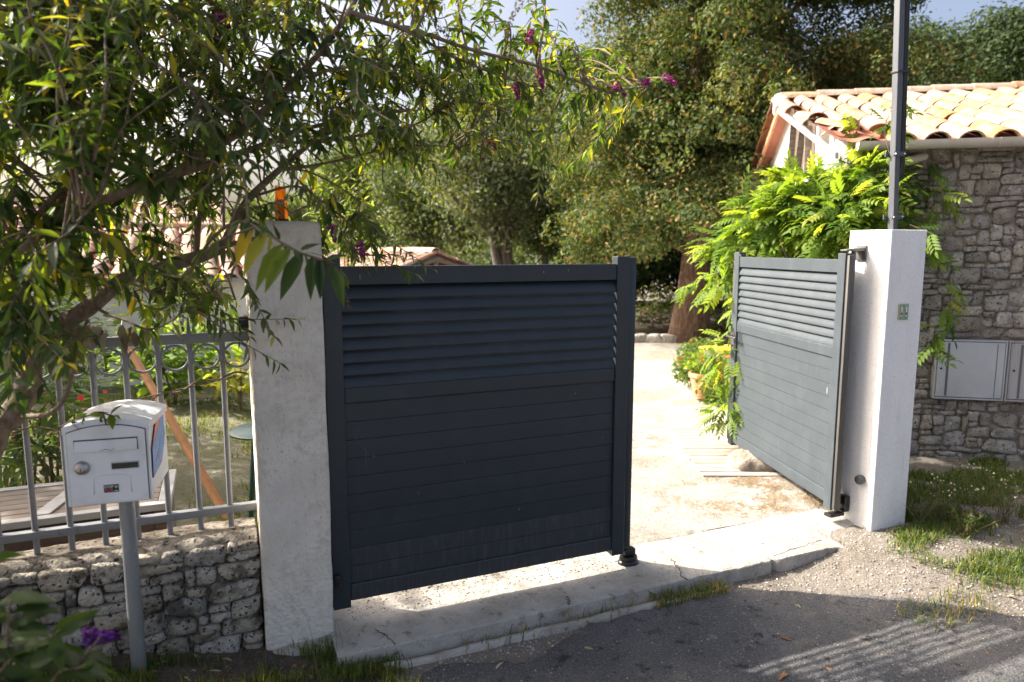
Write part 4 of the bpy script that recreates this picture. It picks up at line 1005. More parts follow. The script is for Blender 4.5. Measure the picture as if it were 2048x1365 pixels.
def tree(name, label, cat, base, h, trunk_r, clumps, per, lsize, cols, bark, group=None, seed=1, fork=None, trunk_top=None, ragged=0.0, lm='leaf_thick', limbs=14, accent=None):
    """clumps: (n,4) centre + radius, world space"""
    rr = np.random.default_rng(seed)
    r_ = thing(name, label, cat, base, group=group)
    C = np.asarray(clumps, float)
    n = len(C)
    idx = np.repeat(np.arange(n), per)
    dd = unit(rr.normal(size=(len(idx), 3)))
    off = dd * rr.uniform(0.45, 1.0, (len(idx), 1)) ** 0.5 * (1 + 0.22 * vnoise(dd * 2.2 + idx[:, None] * 3.7, 1.0, seed, 2))[:, None] * [1, 1, 0.75]
    fc = unit(dd + [0, 0, 0.35] + 0.55 * rr.normal(size=dd.shape))
    P = C[idx, :3] + off * C[idx, 3:4]
    if ragged: P = P + unit(rr.normal(size=P.shape)) * (ragged * rr.random((len(P), 1)) ** 3)
    cols = np.asarray(cols)
    ct = cols[rr.integers(0, len(cols), n)]
    t = ct[idx] * rr.uniform(0.65, 1.35, (len(idx), 1)) 
    sw = rr.random(len(idx)) < 0.25
    t[sw] = cols[rr.integers(0, len(cols), sw.sum())]
    if accent is not None:
        sw = rr.random(len(idx)) < accent[0] * (0.35 + 0.65 * (np.linalg.norm(off, axis=1) > 0.8))
        t[sw] = np.array(accent[1])[rr.integers(0, len(accent[1]), sw.sum())]
    V, F, T = leaf_cloud(P, lsize * rr.uniform(0.6, 1.3, len(P)), t, rr, face=fc)
    obj('crown', mesh_np('crown', V, F, M[lm], False, T), r_)
    nb = NB()
    top = np.array(trunk_top if trunk_top is not None else [base[0], base[1], base[2] + h * 0.8])
    b0 = np.array(base, float)
    for fk in (fork or [(0, 0)]):
        e = top + np.array([fk[0], fk[1], 0])
        u = np.linspace(0, 1, 12)[:, None]
        path = b0 + (e - b0) * u + np.stack([vnoise(np.stack([u[:, 0] * 3, u[:, 0] * 0 + fk[0] + seed, u[:, 0]], 1), 1, seed + k) for k in (1, 2, 3)], 1) * [0.18, 0.18, 0] * (h / 6)
        V, F = tube_np(path, trunk_r * (1.15 - 0.95 * u[:, 0]) * (1 if len(fork or [1]) == 1 else 0.8) + trunk_r * 0.5 * np.exp(-u[:, 0] * 22), 10)
        nb.add(V, F)
        for k in rr.choice(n, min(limbs, n), replace=False):
            tt = np.clip((C[k, 2] - b0[2]) / (e[2] - b0[2] + 1e-6) * 0.75, 0.12, 0.95)
            s = path[int(tt * 11)]
            m_ = (s + C[k, :3]) / 2 + [0, 0, 0.08 * h * rr.uniform(-.3, 1)]
            pth = smooth_path([s, m_, C[k, :3]], 8)
            V, F = tube_np(pth, np.linspace(trunk_r * 0.32, trunk_r * 0.06, len(pth)), 6); nb.add(V, F)
    nb.obj('trunk', bark, r_, True)
    return r_
def crown_clumps(rr, c, rad, n, cr, shell=0.55):
    d = unit(rr.normal(size=(n, 3)))
    q = rr.uniform(shell, 1.0, (n, 1))
    P = np.array(c) + d * q * np.array(rad)
    return np.concatenate([P, rr.uniform(cr[0], cr[1], (n, 1))], 1)

# ------------------------------------------------------------------ the big conifer
rr = np.random.default_rng(5)
cb_ = np.array([7.45, 7.05, -0.05])
nb_ = 270
zb = 1.35 + 7.6 * rr.uniform(0, 1, nb_) ** 1.25; tb = np.arange(nb_) * 2.399963 + rr.normal(0, .2, nb_)
qb = np.where(np.arange(nb_) % 5 >= 3, rr.uniform(.30, .65, nb_), rr.uniform(.78, 1.05, nb_))
n = nb_ * 6; j_ = np.repeat(np.arange(nb_), 6); u_ = np.tile(np.linspace(0, 1, 6), nb_)
zz = zb[j_] - 0.55 * u_ ** 1.5 + rr.normal(0, .10, n); th = tb[j_] + rr.normal(0, .13, n)
env = np.interp(zz, [1.0, 1.6, 2.6, 4.5, 6.0, 8.0, 9.4], [1.8, 2.9, 3.2, 2.85, 2.45, 1.6, 0.5])
lobes = 1 + 0.10 * np.sin(th * 5 + zz * 1.7)
q = qb[j_] * (0.62 + 0.40 * u_) + rr.normal(0, .03, n)
sx_ = 0.1 + 0.55 * sstep(2.5, 5.5, zz)
cl = np.stack([cb_[0] + 0.92 * sx_ + np.cos(th) * env * q * lobes, cb_[1] - 0.39 * sx_ + np.sin(th) * env * q * lobes, zz, rr.uniform(0.24, 0.46, n)], 1)
side = (cl[:, 0] - cb_[0]) * 0.921 - (cl[:, 1] - cb_[1]) * 0.389          # sideways from the trunk as the drive sees it
floor_ = np.interp(side, [-3, -1.6, -0.6, 0.2, 1.4, 3], [1.05, 1.05, 1.75, 2.1, 2.1, 1.6])
cl = cl[cl[:, 2] - cl[:, 3] * 0.8 > floor_]
tree('conifer_tree', 'broad olive-green conifer with rusty tips and thick brown trunk behind the driveway', 'tree', cb_, 9.5, 0.25, cl, 260, 0.038,
     [(0.052, 0.078, 0.024), (0.072, 0.098, 0.030), (0.100, 0.118, 0.040), (0.040, 0.062, 0.020), (0.082, 0.112, 0.034), (0.056, 0.084, 0.026)], M['bark_conifer'], seed=8, trunk_top=cb_ + [0, 0, 8.6], ragged=0.16, limbs=24, accent=(0.15, [(0.20, 0.13, 0.05), (0.17, 0.095, 0.035), (0.22, 0.18, 0.07)]))

# background trees
def far_tree(name, label, px, D, ytop, ybot, halfpx, cols, seed, n=120, per=150, ls=0.10, trunk=0.2, fork=None, bark='bark_grey', group='trees beyond the garden', cr=(0.5, 0.95), cyo=None):
    rr = np.random.default_rng(seed)
    zt = at(px, ytop, D)[2]; zb = max(0.3, at(px, ybot, D)[2])
    c = at(px, 500, D); c[2] = (zt + zb) / 2
    hw = halfpx * D / FPX
    cl = crown_clumps(rr, c, (hw * 0.85, hw * 0.85, (zt - zb) / 2 * 0.9), n, cr)
    b0 = np.array([c[0], c[1], -0.1]) if not cyo else np.array([*at(cyo, 500, D)[:2], -0.1])
    return tree(name, label, 'tree', b0, zt, trunk, cl, int(per * 1.7), ls * 0.72, cols, M[bark], group, seed + 1, fork, (c[0], c[1], zt * 0.85), ragged=0.3)
GR = [(0.055, 0.085, 0.025), (0.075, 0.105, 0.030), (0.040, 0.065, 0.022), (0.10, 0.12, 0.045)]
GG = [(0.085, 0.115, 0.060), (0.115, 0.145, 0.080), (0.055, 0.080, 0.040), (0.15, 0.17, 0.095)]
GL = [(0.11, 0.15, 0.04), (0.15, 0.18, 0.055), (0.08, 0.115, 0.03)]
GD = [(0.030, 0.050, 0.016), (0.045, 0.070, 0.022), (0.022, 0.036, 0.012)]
far_tree('field_tree', 'grey-green tree with several leaning trunks behind the closed gate leaf', 985, 17.5, 105, 505, 170, GG, 50, 110, 150, 0.080, 0.16, [(-.5, .2), (.35, 0), (.05, .3)], cyo=1008)
far_tree('field_tree', 'rounded light green tree between the pillar beacon and the leaning-trunk tree', 745, 27, 262, 500, 120, GL + GR, 60, 110, 150, 0.11, 0.18)
far_tree('field_tree', 'pale hazy green tree low on the skyline behind the amber beacon', 560, 34, 400, 505, 120, GL, 66, 90, 130, 0.13, 0.2)
far_tree('field_tree', 'grey-green tree directly behind the ridge of the low barn', 870, 22, 235, 520, 135, GG + GR, 120, 110, 150, 0.09, 0.16)
far_tree('field_tree', 'low bushy tree between the leaning trunks and the big conifer', 1085, 20.5, 300, 530, 105, GR + GD, 124, 100, 150, 0.085, 0.14)
far_tree('oak_tree', 'dark green oak rising above the roof, the one cut by the picture edge', 2010, 17.5, 10, 400, 190, GD, 70, 170, 190, 0.080, 0.25, group='oaks above the tiled roof')
far_tree('oak_tree', 'dark green oak rising above the roof just beside the utility post', 1800, 20.0, 40, 420, 150, GD + [GR[0]], 74, 150, 180, 0.085, 0.25, group='oaks above the tiled roof')
far_tree('oak_tree', 'dark oak crown filling the gap between conifer and utility post', 1640, 22.0, 130, 450, 140, GD, 78, 130, 160, 0.09, 0.25, group='oaks above the tiled roof')
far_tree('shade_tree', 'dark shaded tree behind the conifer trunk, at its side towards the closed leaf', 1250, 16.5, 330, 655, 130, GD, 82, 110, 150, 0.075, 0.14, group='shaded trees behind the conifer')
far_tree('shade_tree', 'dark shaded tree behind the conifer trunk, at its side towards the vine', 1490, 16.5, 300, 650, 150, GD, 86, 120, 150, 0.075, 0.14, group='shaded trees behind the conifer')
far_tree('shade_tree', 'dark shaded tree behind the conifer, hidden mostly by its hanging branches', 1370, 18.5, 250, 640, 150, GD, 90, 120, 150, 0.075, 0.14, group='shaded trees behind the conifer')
far_tree('field_tree', 'grey-green tree behind the shed half hidden by the flowering shrub', 250, 30, 395, 490, 150, GL + GG, 94, 80, 140, 0.12, 0.2)
rr = np.random.default_rng(99)
cl = crown_clumps(rr, (-4.1, 3.9, 3.1), (1.3, 2.3, 1.1), 130, (0.3, 0.5), 0.2)
tree('garden_tree', 'small garden tree outside the picture edge that dapples the storage box', 'tree', (-4.0, 3.2, 0.0), 4.2, 0.09, cl, 80, 0.06, GR, M['bark_grey'], 'trees beyond the garden', 98, None, (-4.0, 3.2, 3.4), limbs=20)
# distant wood closing the horizon
rr = np.random.default_rng(15)
k = 330
ang = np.radians(rr.uniform(-28, 75, k)); dist = rr.uniform(44, 62, k)
cl = np.stack([CAM[0] + np.sin(ang) * dist, CAM[1] + np.cos(ang) * dist, rr.uniform(-0.5, 2.6, k), rr.uniform(1.1, 2.2, k)], 1)
idx = np.repeat(np.arange(k), 330)
P = cl[idx, :3] + blob_points(rr, len(idx)) * cl[idx, 3:4]
T = np.array(GL + GR)[rr.integers(0, 7, k)][idx] * rr.uniform(.7, 1.3, (len(idx), 1))
V, F, T = leaf_cloud(P, np.full(len(P), 0.15), T, rr)
tag(obj('distant_wood', mesh_np('distant_wood', V, F, M['leaf_thick'], False, T)), 'far-off green wood along the horizon', 'wood', kind='stuff')

# ------------------------------------------------------------------ pale boards beside the driveway, rock, litter
dk = thing('board_path', 'bleached pale boardwalk beside the driveway under the open leaf', 'boardwalk', (3.6, 2.0, -0.05))
e1 = np.array([0.921, -0.389]); e2 = np.array([0.389, 0.921])
LE = np.array([(2.80, 1.02), (3.05, 1.55), (3.45, 2.30), (3.62, 2.62), (4.05, 3.12), (4.55, 3.7)])
rp = random.Random(2)
vL = LE @ e2; uL = LE @ e1
for i in range(28):
    v0 = vL[0] + i * 0.100
    ul = np.interp(v0, vL, uL); ur = ul + 0.62 + 0.07 * min(i, 10)
    c = [(u_ * e1[0] + v_ * e2[0], u_ * e1[1] + v_ * e2[1], z_) for u_ in (ul + rp.uniform(-.01, .01), ur) for v_ in (v0 + .006, v0 + 0.094) for z_ in (-0.07, -0.041 + rp.uniform(-.0015, .0015))]
    b = B(); b.hull8(c, 0.004); b.obj('board', M['deck'], dk)
lump('mossy_rock', (3.12, 0.90, -0.12), (3.62, 1.22, 0.075), M['mortar'], 'mossy earth-brown rock lying under the open leaf', 'rock', 71, 0.06, 2.6)
ed = thing('stone_edging', 'low rubble edging along the far side of the driveway', 'edging', (7.0, 8.0, -0.05))
rp = random.Random(12)
for i in range(16):
    p = np.array([5.4 + i * 0.27, 8.05 - i * 0.12])
    obj('stone', rp.choice(SB), ed, Matrix.Translation((p[0], p[1], -0.01)) @ Matrix.Rotation(-.4 + rp.uniform(-.2, .2), 4, 'Z') @ Matrix.Diagonal((0.17, 0.12, 0.10, 1)))
# earth bank behind the edging, tree shade put into its dark soil colour
lump('earth_bank', (4.6, 8.35, -0.4), (14.5, 13.5, 0.28), M['soil'], 'stony earth bank darkened for tree shade behind the rubble edging', 'bank', 77, 0.12, 3.0)

pot = thing('flower_pot', 'terracotta pot with leggy green plant beside the boardwalk', 'flower pot', (4.46, 3.12, -0.01))
B().lathe([(0, -0.012), (0.105, -0.012), (0.15, 0.22), (0.165, 0.22), (0.165, 0.265), (0.145, 0.265), (0.14, 0.23), (0, 0.225)], (4.46, 3.12, 0), 24).obj('pot', M['terracotta'], pot, 40)
rr = np.random.default_rng(3)
P = np.array([4.46, 3.12, 0.36]) + blob_points(rr, 260) * [.22, .22, .18]
V, F, T = leaf_cloud(P, rr.uniform(.02, .05, 260), np.array([(0.10, 0.17, 0.03), (0.16, 0.22, 0.04)])[rr.integers(0, 2, 260)], rr)
obj('foliage', mesh_np('foliage', V, F, M['leaf'], False, T), pot)
P = np.array([4.55, 3.05, 0.42]) + blob_points(rr, 30) * [.2, .2, .12]
V, F, T = leaf_cloud(P, np.full(30, .022), np.full((30, 3), (0.6, 0.03, 0.06)), rr, asp=.9)
obj('blossom', mesh_np('blossom', V, F, M['petal'], False, T), pot)
for (px, py, D, rad, lab) in ((1400, 692, 9.6, (.34, .3, .2), 'low clipped green plant at the foot of the conifer trunk'), (1392, 715, 8.3, (.30, .28, .20), 'bushy green plant between the conifer trunk and the terracotta pot'), (1450, 735, 7.4, (.30, .3, .34), 'red-flecked green plant beside the open leaf handle')):
    c = at(px, py, D); rr = np.random.default_rng(int(px))
    t = thing('border_plant', lab, 'plant', (c[0], c[1], -0.04), group='low plants beside the driveway')
    c[2] = max(0.1, c[2]); n = 1150
    P = np.array([c[0], c[1], 0.18]) + blob_points(rr, n) * np.array(rad) * [1, 1, 1.1]
    P[:, 2] = np.maximum(P[:, 2], -0.03)
    cols = np.array([(0.06, 0.11, 0.03), (0.10, 0.16, 0.045), (0.045, 0.08, 0.025), (0.32, 0.06, 0.04)])
    ci = rr.choice(4, n, p=[.4, .33, .24, .03])
    V, F, T = leaf_cloud(P, rr.uniform(.018, .04, n), cols[ci], rr)
    obj('foliage', mesh_np('foliage', V, F, M['leaf'], False, T), t)
    st = NB()
    for q in range(7):
        e = np.array([c[0], c[1], 0.25]) + rr.normal(0, .12, 3) * [1, 1, .3]
        V, F = tube_np(np.array([(c[0], c[1], -0.05), (np.array([c[0], c[1], 0.1]) + e) / 2, e]), 0.006, 5); st.add(V, F)
    st.obj('stem', M['bark'], t)
yc = at(1452, 712, 9.0)
yb = thing('yellow_tub', 'yellow plastic tub standing near the conifer trunk', 'tub', (yc[0], yc[1], -0.05))
b = B(); b.hull8([(yc[0] + sx * (.20 if z < .1 else .25), yc[1] + sy * (.16 if z < .1 else .2), z) for sx in (-1, 1) for sy in (-1, 1) for z in (-0.05, 0.33)], 0.02); b.obj('body', M['yellow'], yb, 40)
b = B(); b.box((yc[0] - .27, yc[1] - .22, 0.315), (yc[0] + .27, yc[1] + .22, 0.345), 0.01); b.obj('rim', M['yellow'], yb, 40)
# ------------------------------------------------------------------ broad leaves with a folded, drooping blade
LU = np.array([0.0, 0.14, 0.38, 0.68, 1.0]); LW = np.array([0.0, 0.62, 1.0, 0.66, 0.0])
def blade(curl, fold, twist=0.0):
    """unit leaf: x along 0..1, y across (half width 1 at widest), z normal"""
    V = [(0, 0, 0)]
    for u, w in zip(LU[1:-1], LW[1:-1]):
        z = -curl * u * u
        for s in (-1, 0, 1):
            V.append((u, s * w, z + (fold * w if s else 0) + twist * s * u))
    V.append((1, 0, -curl))
    F3 = [(0, 2, 1), (0, 3, 2), (7, 8, 10), (8, 9, 10)]
    F4 = [(1, 2, 5, 4), (2, 3, 6, 5), (4, 5, 8, 7), (5, 6, 9, 8)]
    return np.array(V, float), np.array(F3), np.array(F4)
def frames(ax, up):
    ax = unit(ax); y = unit(np.cross(up, ax)); z = np.cross(ax, y)
    return ax, y, z
def bake(nb, pos, ax, up, ln, wd, curl, fold, tint):
    """many leaves into one collector"""
    n = len(pos)
    if not n: return
    V0, F3, F4 = blade(0, 0)
    x, y, z = frames(ax, up)
    u = V0[:, 0]; s = V0[:, 1]
    L = ln[:, None]; W = wd[:, None]
    zz = -curl[:, None] * u ** 2 * L + fold[:, None] * np.abs(s) * W
    V = pos[:, None] + x[:, None] * (u * L)[..., None] + y[:, None] * (s * W)[..., None] + z[:, None] * zz[..., None]
    k = (np.arange(n) * len(V0))[:, None, None]
    T = np.repeat(tint, len(V0), 0) * np.tile(np.where(np.abs(s) < .1, 1.15, 0.95), n)[:, None]
    nb.add(V.reshape(-1, 3), [(F3[None] + k).reshape(-1, 3), (F4[None] + k).reshape(-1, 4)], T)
def leaf_parts(root, name, pos, ax, up, ln, wd, tint, pal, m):
    """individual leaves sharing a few meshes"""
    x, y, z = frames(ax, up)
    lib = {}
    pal = np.asarray(pal)
    for i in range(len(pos)):
        c = int(np.argmin(((pal - tint[i]) ** 2).sum(1))); v = i % 4
        if (c, v) not in lib:
            V, F3, F4 = blade((0.18, 0.32, 0.1, 0.42)[v], (0.28, 0.2, 0.35, 0.25)[v], (0.04, -0.05, 0.0, 0.08)[v])
            V = V * [1, 0.5, 0.5]; V[:, 2] *= np.where(np.abs(V[:, 1]) > 0, 1, 1)
            sh = np.where(np.abs(V[:, 1]) < .05, 1.12, 0.95)[:, None]
            lib[c, v] = mesh_np(name, V, [F3, F4], m, True, pal[c] * sh)
        L, W = ln[i], wd[i] * 2
        Mx = Matrix(((x[i][0] * L, y[i][0] * W, z[i][0] * L, pos[i][0]), (x[i][1] * L, y[i][1] * W, z[i][1] * L, pos[i][1]), (x[i][2] * L, y[i][2] * W, z[i][2] * L, pos[i][2]), (0, 0, 0, 1)))
        obj(name, lib[c, v], root, Mx)
def spike(c, d, ln, rad, cols, rr, n=150):
    """a flower or seed panicle: many tiny florets round an axis"""
    d = unit(d); t = rr.uniform(0, 1, n)
    side = unit(np.cross(rr.normal(size=(n, 3)), d))
    r_ = rad * (1 - 0.75 * t) * rr.uniform(0.5, 1.1, n)
    sag = np.array([0, 0, -1.0]) * (t ** 2 * ln * 0.25)[:, None]
    P = c + d * (t * ln)[:, None] + side * r_[:, None] + sag
    cols = np.asarray(cols)
    return leaf_cloud(P, rr.uniform(.5, 1.1, n) * rad * 0.34, cols[rr.integers(0, len(cols), n)], rr, asp=.8)

# ------------------------------------------------------------------ the flowering shrub over the wall
rr = np.random.default_rng(77)
BU = [(0.036, 0.066, 0.018), (0.052, 0.088, 0.024), (0.022, 0.044, 0.014), (0.085, 0.105, 0.060), (0.13, 0.15, 0.10), (0.12, 0.165, 0.026), (0.23, 0.23, 0.03), (0.42, 0.31, 0.03)]
BP = np.array([0.25, 0.24, 0.15, 0.11, 0.06, 0.12, 0.06, 0.012]); BP = BP / BP.sum()
bud = thing('butterfly_bush', 'big arching shrub with long leaves and purple spikes spilling over railing and pillar', 'shrub', (-1.5, -0.2, 0.08))
g0 = np.array([-1.46, -0.22, 0.05])
LIMB = {
 'trunk': ([None, (-20, 890, 2.42), (20, 835, 2.44), (58, 765, 2.46), (62, 705, 2.47)], 0.046, 0.040),
 'a': ([(62, 705, 2.47), (105, 668, 2.48), (185, 612, 2.5), (250, 562, 2.53), (330, 533, 2.58), (400, 514, 2.6), (448, 494, 2.62)], 0.034, 0.024),
 'a1': ([(448, 494, 2.62), (468, 445, 2.64), (500, 392, 2.66), (560, 338, 2.7), (630, 280, 2.75), (700, 215, 2.8), (790, 150, 2.85)], 0.019, 0.006),
 'a2': ([(395, 512, 2.6), (402, 430, 2.7), (425, 330, 2.85), (440, 220, 3.0), (430, 90, 3.1)], 0.012, 0.005),
 'a3': ([(448, 494, 2.62), (520, 470, 2.75), (560, 440, 2.9), (640, 415, 3.1), (720, 455, 3.2)], 0.010, 0.004),
 'b': ([(-90, 610, 2.2), (0, 527, 2.25), (60, 482, 2.28), (140, 430, 2.3), (260, 382, 2.33), (345, 346, 2.36), (420, 325, 2.4), (500, 298, 2.45), (580, 268, 2.55), (700, 238, 2.7), (820, 222, 2.8)], 0.024, 0.006),
 'b1': ([(345, 346, 2.36), (410, 305, 2.38), (480, 262, 2.4), (560, 192, 2.42), (640, 108, 2.45), (700, 22, 2.5), (745, -70, 2.55)], 0.018, 0.009),
 'b2': ([(-30, 560, 2.24), (60, 452, 2.3), (180, 312, 2.4), (300, 205, 2.55), (420, 110, 2.7), (520, -10, 2.8)], 0.014, 0.006),
 'c': ([(62, 705, 2.47), (80, 590, 2.42), (105, 470, 2.4), (140, 330, 2.35), (165, 190, 2.3), (170, 20, 2.3), (175, -150, 2.3)], 0.018, 0.007),
 'c1': ([(75, 610, 2.43), (150, 470, 2.6), (210, 330, 2.8), (260, 180, 3.0), (290, 20, 3.1), (300, -90, 3.2)], 0.013, 0.005),
 'd': ([(700, 22, 2.5), (770, 44, 2.52), (850, 70, 2.56), (960, 105, 2.64), (1060, 130, 2.72), (1150, 160, 2.8), (1235, 188, 2.86)], 0.010, 0.004),
 'd3': ([(1150, 160, 2.8), (1225, 178, 2.88), (1290, 172, 2.98), (1335, 155, 3.02)], 0.004, 0.002),
 'd1': ([(800, 55, 2.53), (880, 100, 2.6), (980, 145, 2.7), (1090, 185, 2.8)], 0.007, 0.003),
 'd2': ([(640, 108, 2.45), (720, 120, 2.6), (800, 160, 2.8), (880, 195, 2.9)], 0.008, 0.003),
 'e': ([(480, 262, 2.4), (600, 285, 2.6), (720, 270, 2.8), (830, 250, 2.9), (910, 205, 3.0)], 0.008, 0.003),
 'f': ([(560, 338, 2.7), (640, 330, 2.8), (760, 300, 3.0), (860, 290, 3.1), (960, 310, 3.2)], 0.007, 0.003),
 'g': ([(500, 392, 2.66), (590, 372, 2.75), (640, 400, 2.85), (690, 440, 2.9), (735, 478, 2.95)], 0.006, 0.002),
 'g1': ([(560, 338, 2.7), (620, 345, 2.85), (700, 390, 3.0), (800, 460, 3.1)], 0.005, 0.002),
 'h': ([(400, 514, 2.6), (440, 460, 2.3), (490, 440, 2.08), (540, 470, 2.0), (595, 502, 1.98), (650, 522, 1.98), (688, 552, 1.98)], 0.007, 0.0025),
 'i': ([(-60, 760, 2.3), (20, 640, 2.2), (60, 560, 2.1), (130, 470, 2.0), (200, 400, 1.95)], 0.010, 0.004),
 'j': ([(20, 835, 2.44), (90, 828, 2.35), (130, 790, 2.3), (150, 700, 2.3), (175, 640, 2.35)], 0.010, 0.005),
 'k': ([(185, 612, 2.5), (250, 640, 2.45), (300, 660, 2.42), (350, 640, 2.42), (370, 605, 2.42)], 0.006, 0.002),
 'l': ([(250, 562, 2.53), (330, 590, 2.7), (400, 590, 2.8), (470, 600, 2.9)], 0.006, 0.002),
}
wood = NB(); LP = []; LR = []
for key, (pts, r0, r1) in LIMB.items():
    W_ = [g0 if p is None else at(*p) for p in pts]
    path = smooth_path(W_, 10 * len(W_))
    path = path + 0.012 * np.stack([vnoise(path, 4, 70 + k, 2) for k in range(3)], 1)
    rad = np.linspace(r0, r1, len(path)) * (1 + 0.10 * vnoise(path, 18, 9, 2))
    V, F = tube_np(path, rad, 8); wood.add(V, F)
    if key != 'trunk': LP.append(path); LR.append(np.full(len(path), r1))
# side shoots: bare joints from every limb to the leafy twigs
REG = [((0, 300), (-40, 330), (1.75, 3.4), 150), ((280, 720), (-20, 330), (2.1, 3.7), 190), ((0, 420), (330, 560), (2.0, 3.3), 60), ((700, 1010), (90, 330), (2.7, 3.9), 85), ((1000, 1180), (120, 320), (2.8, 3.7), 28), ((300, 760), (330, 450), (2.4, 3.6), 26), ((-60, 140), (480, 740), (1.9, 2.7), 30), ((250, 480), (540, 640), (2.5, 3.3), 20), ((-420, 0), (-250, 420), (2.0, 3.2), 70), ((0, 560), (-330, -60), (2.0, 3.4), 80), ((610, 780), (440, 520), (2.6, 3.2), 8)]
AP = np.concatenate(LP)
twigs = []
for (xr, yr, dr, k) in REG:
    for _ in range(k):
        D = rr.uniform(*dr)
        tip = at(rr.uniform(*xr), rr.uniform(*yr), D)
        if tip[1] > 0.55 or (tip[0] > 0.1 and tip[1] > 0.25): tip[1] = rr.uniform(-0.4, 0.3)
        d2 = ((AP - tip) ** 2).sum(1) + 0.05 * np.maximum(0, AP[:, 2] - tip[2]) ** 2
        s = AP[np.argsort(d2)[int(rr.integers(0, 14))]]
        mid = (s + tip) / 2 + rr.normal(0, 0.04, 3) + [0, 0, 0.05]
        out = unit(tip - s + rr.normal(0, 0.08, 3) + np.array([0.10, -0.02, 0.02]))
        end = tip + out * rr.uniform(0.10, 0.26) + [0, 0, rr.uniform(-0.10, 0.06)]
        path = smooth_path([s, mid, tip, end], 18)
        L = np.linalg.norm(np.diff(path, axis=0), axis=1).sum()
        V, F = tube_np(path, np.linspace(min(0.0055, 0.002 + L * 0.006), 0.0012, len(path)), 5); wood.add(V, F)
        twigs.append(path[max(3, int(len(path) * (1 - 0.55 / max(L, .56)))):])
mpath = smooth_path([np.array([-1.42, -0.24, 0.5]), np.array([-1.8, -0.25, 1.2]), np.array([-2.3, -0.3, 1.8]), np.array([-2.9, -0.35, 2.4])], 30)  # unseen limb past the frame edge, added to shade the foreground shrub
V, F = tube_np(mpath, np.linspace(.035, .01, len(mpath)), 8); wood.add(V, F)
for _ in range(260):
    tip = np.array([rr.uniform(-3.2, -1.5), rr.uniform(-.8, .3), rr.uniform(1.2, 2.6)])
    s = mpath[int(rr.integers(8, len(mpath)))]
    path = smooth_path([s, (s + tip) / 2 + rr.normal(0, .05, 3) + [0, 0, .06], tip, tip + unit(tip - s) * .2], 16)
    V, F = tube_np(path, np.linspace(.005, .0012, len(path)), 5); wood.add(V, F)
    twigs.append(path[6:])
for key in ('d', 'd3', 'd1', 'd2', 'e', 'f', 'g', 'g1', 'h', 'b1', 'a1', 'b2', 'c1', 'k', 'l', 'i'):
    W_ = [at(*p) for p in LIMB[key][0] if p]
    pa = smooth_path(W_, 40)
    twigs.append(pa[int(len(pa) * 0.3):])
wood.obj('branches', M['bark'], bud, True)
pos = []; axs = []; ups = []; ln = []; tin = []
for tw in twigs:
    seg = np.linalg.norm(np.diff(tw, axis=0), axis=1); cum = np.concatenate([[0], np.cumsum(seg)])
    s = rr.uniform(0, .03); ph = rr.uniform(0, 6.3)
    base_t = rr.choice(len(BU), p=BP)
    while s < cum[-1] + 0.01:
        p = np.array([np.interp(s, cum, tw[:, k]) for k in range(3)])
        i = min(len(tw) - 2, np.searchsorted(cum, s)); d = unit(tw[i + 1] - tw[max(0, i - 1)])
        a = unit(np.cross(d, [0.1, 0.05, 1.0])); b = np.cross(d, a)
        fr = s / max(cum[-1], .01)
        for sg in (1, -1):
            if rr.random() < 0.18: continue
            sd_ = (a * math.cos(ph) + b * math.sin(ph)) * sg
            ax_ = unit(d * rr.uniform(0.25, 0.9) + sd_ * rr.uniform(0.6, 1.0) + np.array([0, 0, -1]) * rr.uniform(0.15, 0.95))
            pos.append(p); axs.append(ax_); ups.append(unit(np.array([0, 0, 1.0]) + d * 0.6 + rr.normal(0, .35, 3)))
            ln.append(rr.uniform(0.055, 0.105) * (1.1 - 0.45 * fr) * (0.82 if p[0] > -0.55 else 1.0)); 
            tin.append(np.array(BU[base_t if rr.random() < 0.45 else rr.choice(len(BU), p=BP)]) * rr.uniform(.8, 1.2))
        ph += math.pi / 2; s += rr.uniform(0.020, 0.036)
# the sprig that hangs in front of the pillar, with its long yellowing leaves
for (x, y, D, tx, ty_, L, c) in ((505, 450, 2.04, 478, 508, .13, 7), (535, 468, 2.0, 498, 522, .145, 6), (566, 488, 1.99, 520, 562, .16, 5), (582, 496, 1.98, 540, 566, .15, 5), (606, 506, 1.98, 568, 575, .15, 0), (625, 512, 1.97, 622, 570, .13, 0), (640, 520, 1.97, 640, 565, .12, 2), (668, 535, 1.97, 682, 590, .12, 1), (560, 480, 2.0, 552, 460, .05, 2), (600, 500, 1.98, 640, 480, .06, 2), (650, 520, 1.97, 690, 505, .07, 2)):
    p = at(x, y, D); q = at(tx, ty_, D - 0.02)
    pos.append(p); axs.append(unit(q - p)); ups.append(unit(-_f + np.array([0.2, 0, .5]))); ln.append(L); tin.append(np.array(BU[c]))
pos = np.array(pos); axs = np.array(axs); ups = np.array(ups); ln = np.array(ln); tin = np.array(tin)
wd = ln * rr.uniform(0.115, 0.165, len(ln))
pj = project(pos)
seen = (pj[:, 0] > -20) & (pj[:, 0] < 2060) & (pj[:, 1] > -20) & (pj[:, 2] > 0.4)
key = np.where(seen, ln / pj[:, 2], 0)
big = np.argsort(-key)[:300]; rest = np.setdiff1d(np.arange(len(pos)), big)
leaf_parts(bud, 'leaf', pos[big], axs[big], ups[big], ln[big], wd[big], tin[big], BU, M['leaf'])
nb = NB()
bake(nb, pos[rest], axs[rest], ups[rest], ln[rest], wd[rest], rr.uniform(.05, .4, len(rest)), rr.uniform(.1, .5, len(rest)), tin[rest])
tag(nb.obj('foliage', M['leaf'], bud, True), kind='stuff')
PURP = [(0.22, 0.015, 0.20), (0.32, 0.03, 0.28), (0.13, 0.01, 0.13)]; HUSK = [(0.07, 0.05, 0.03), (0.12, 0.085, 0.05), (0.05, 0.045, 0.02)]
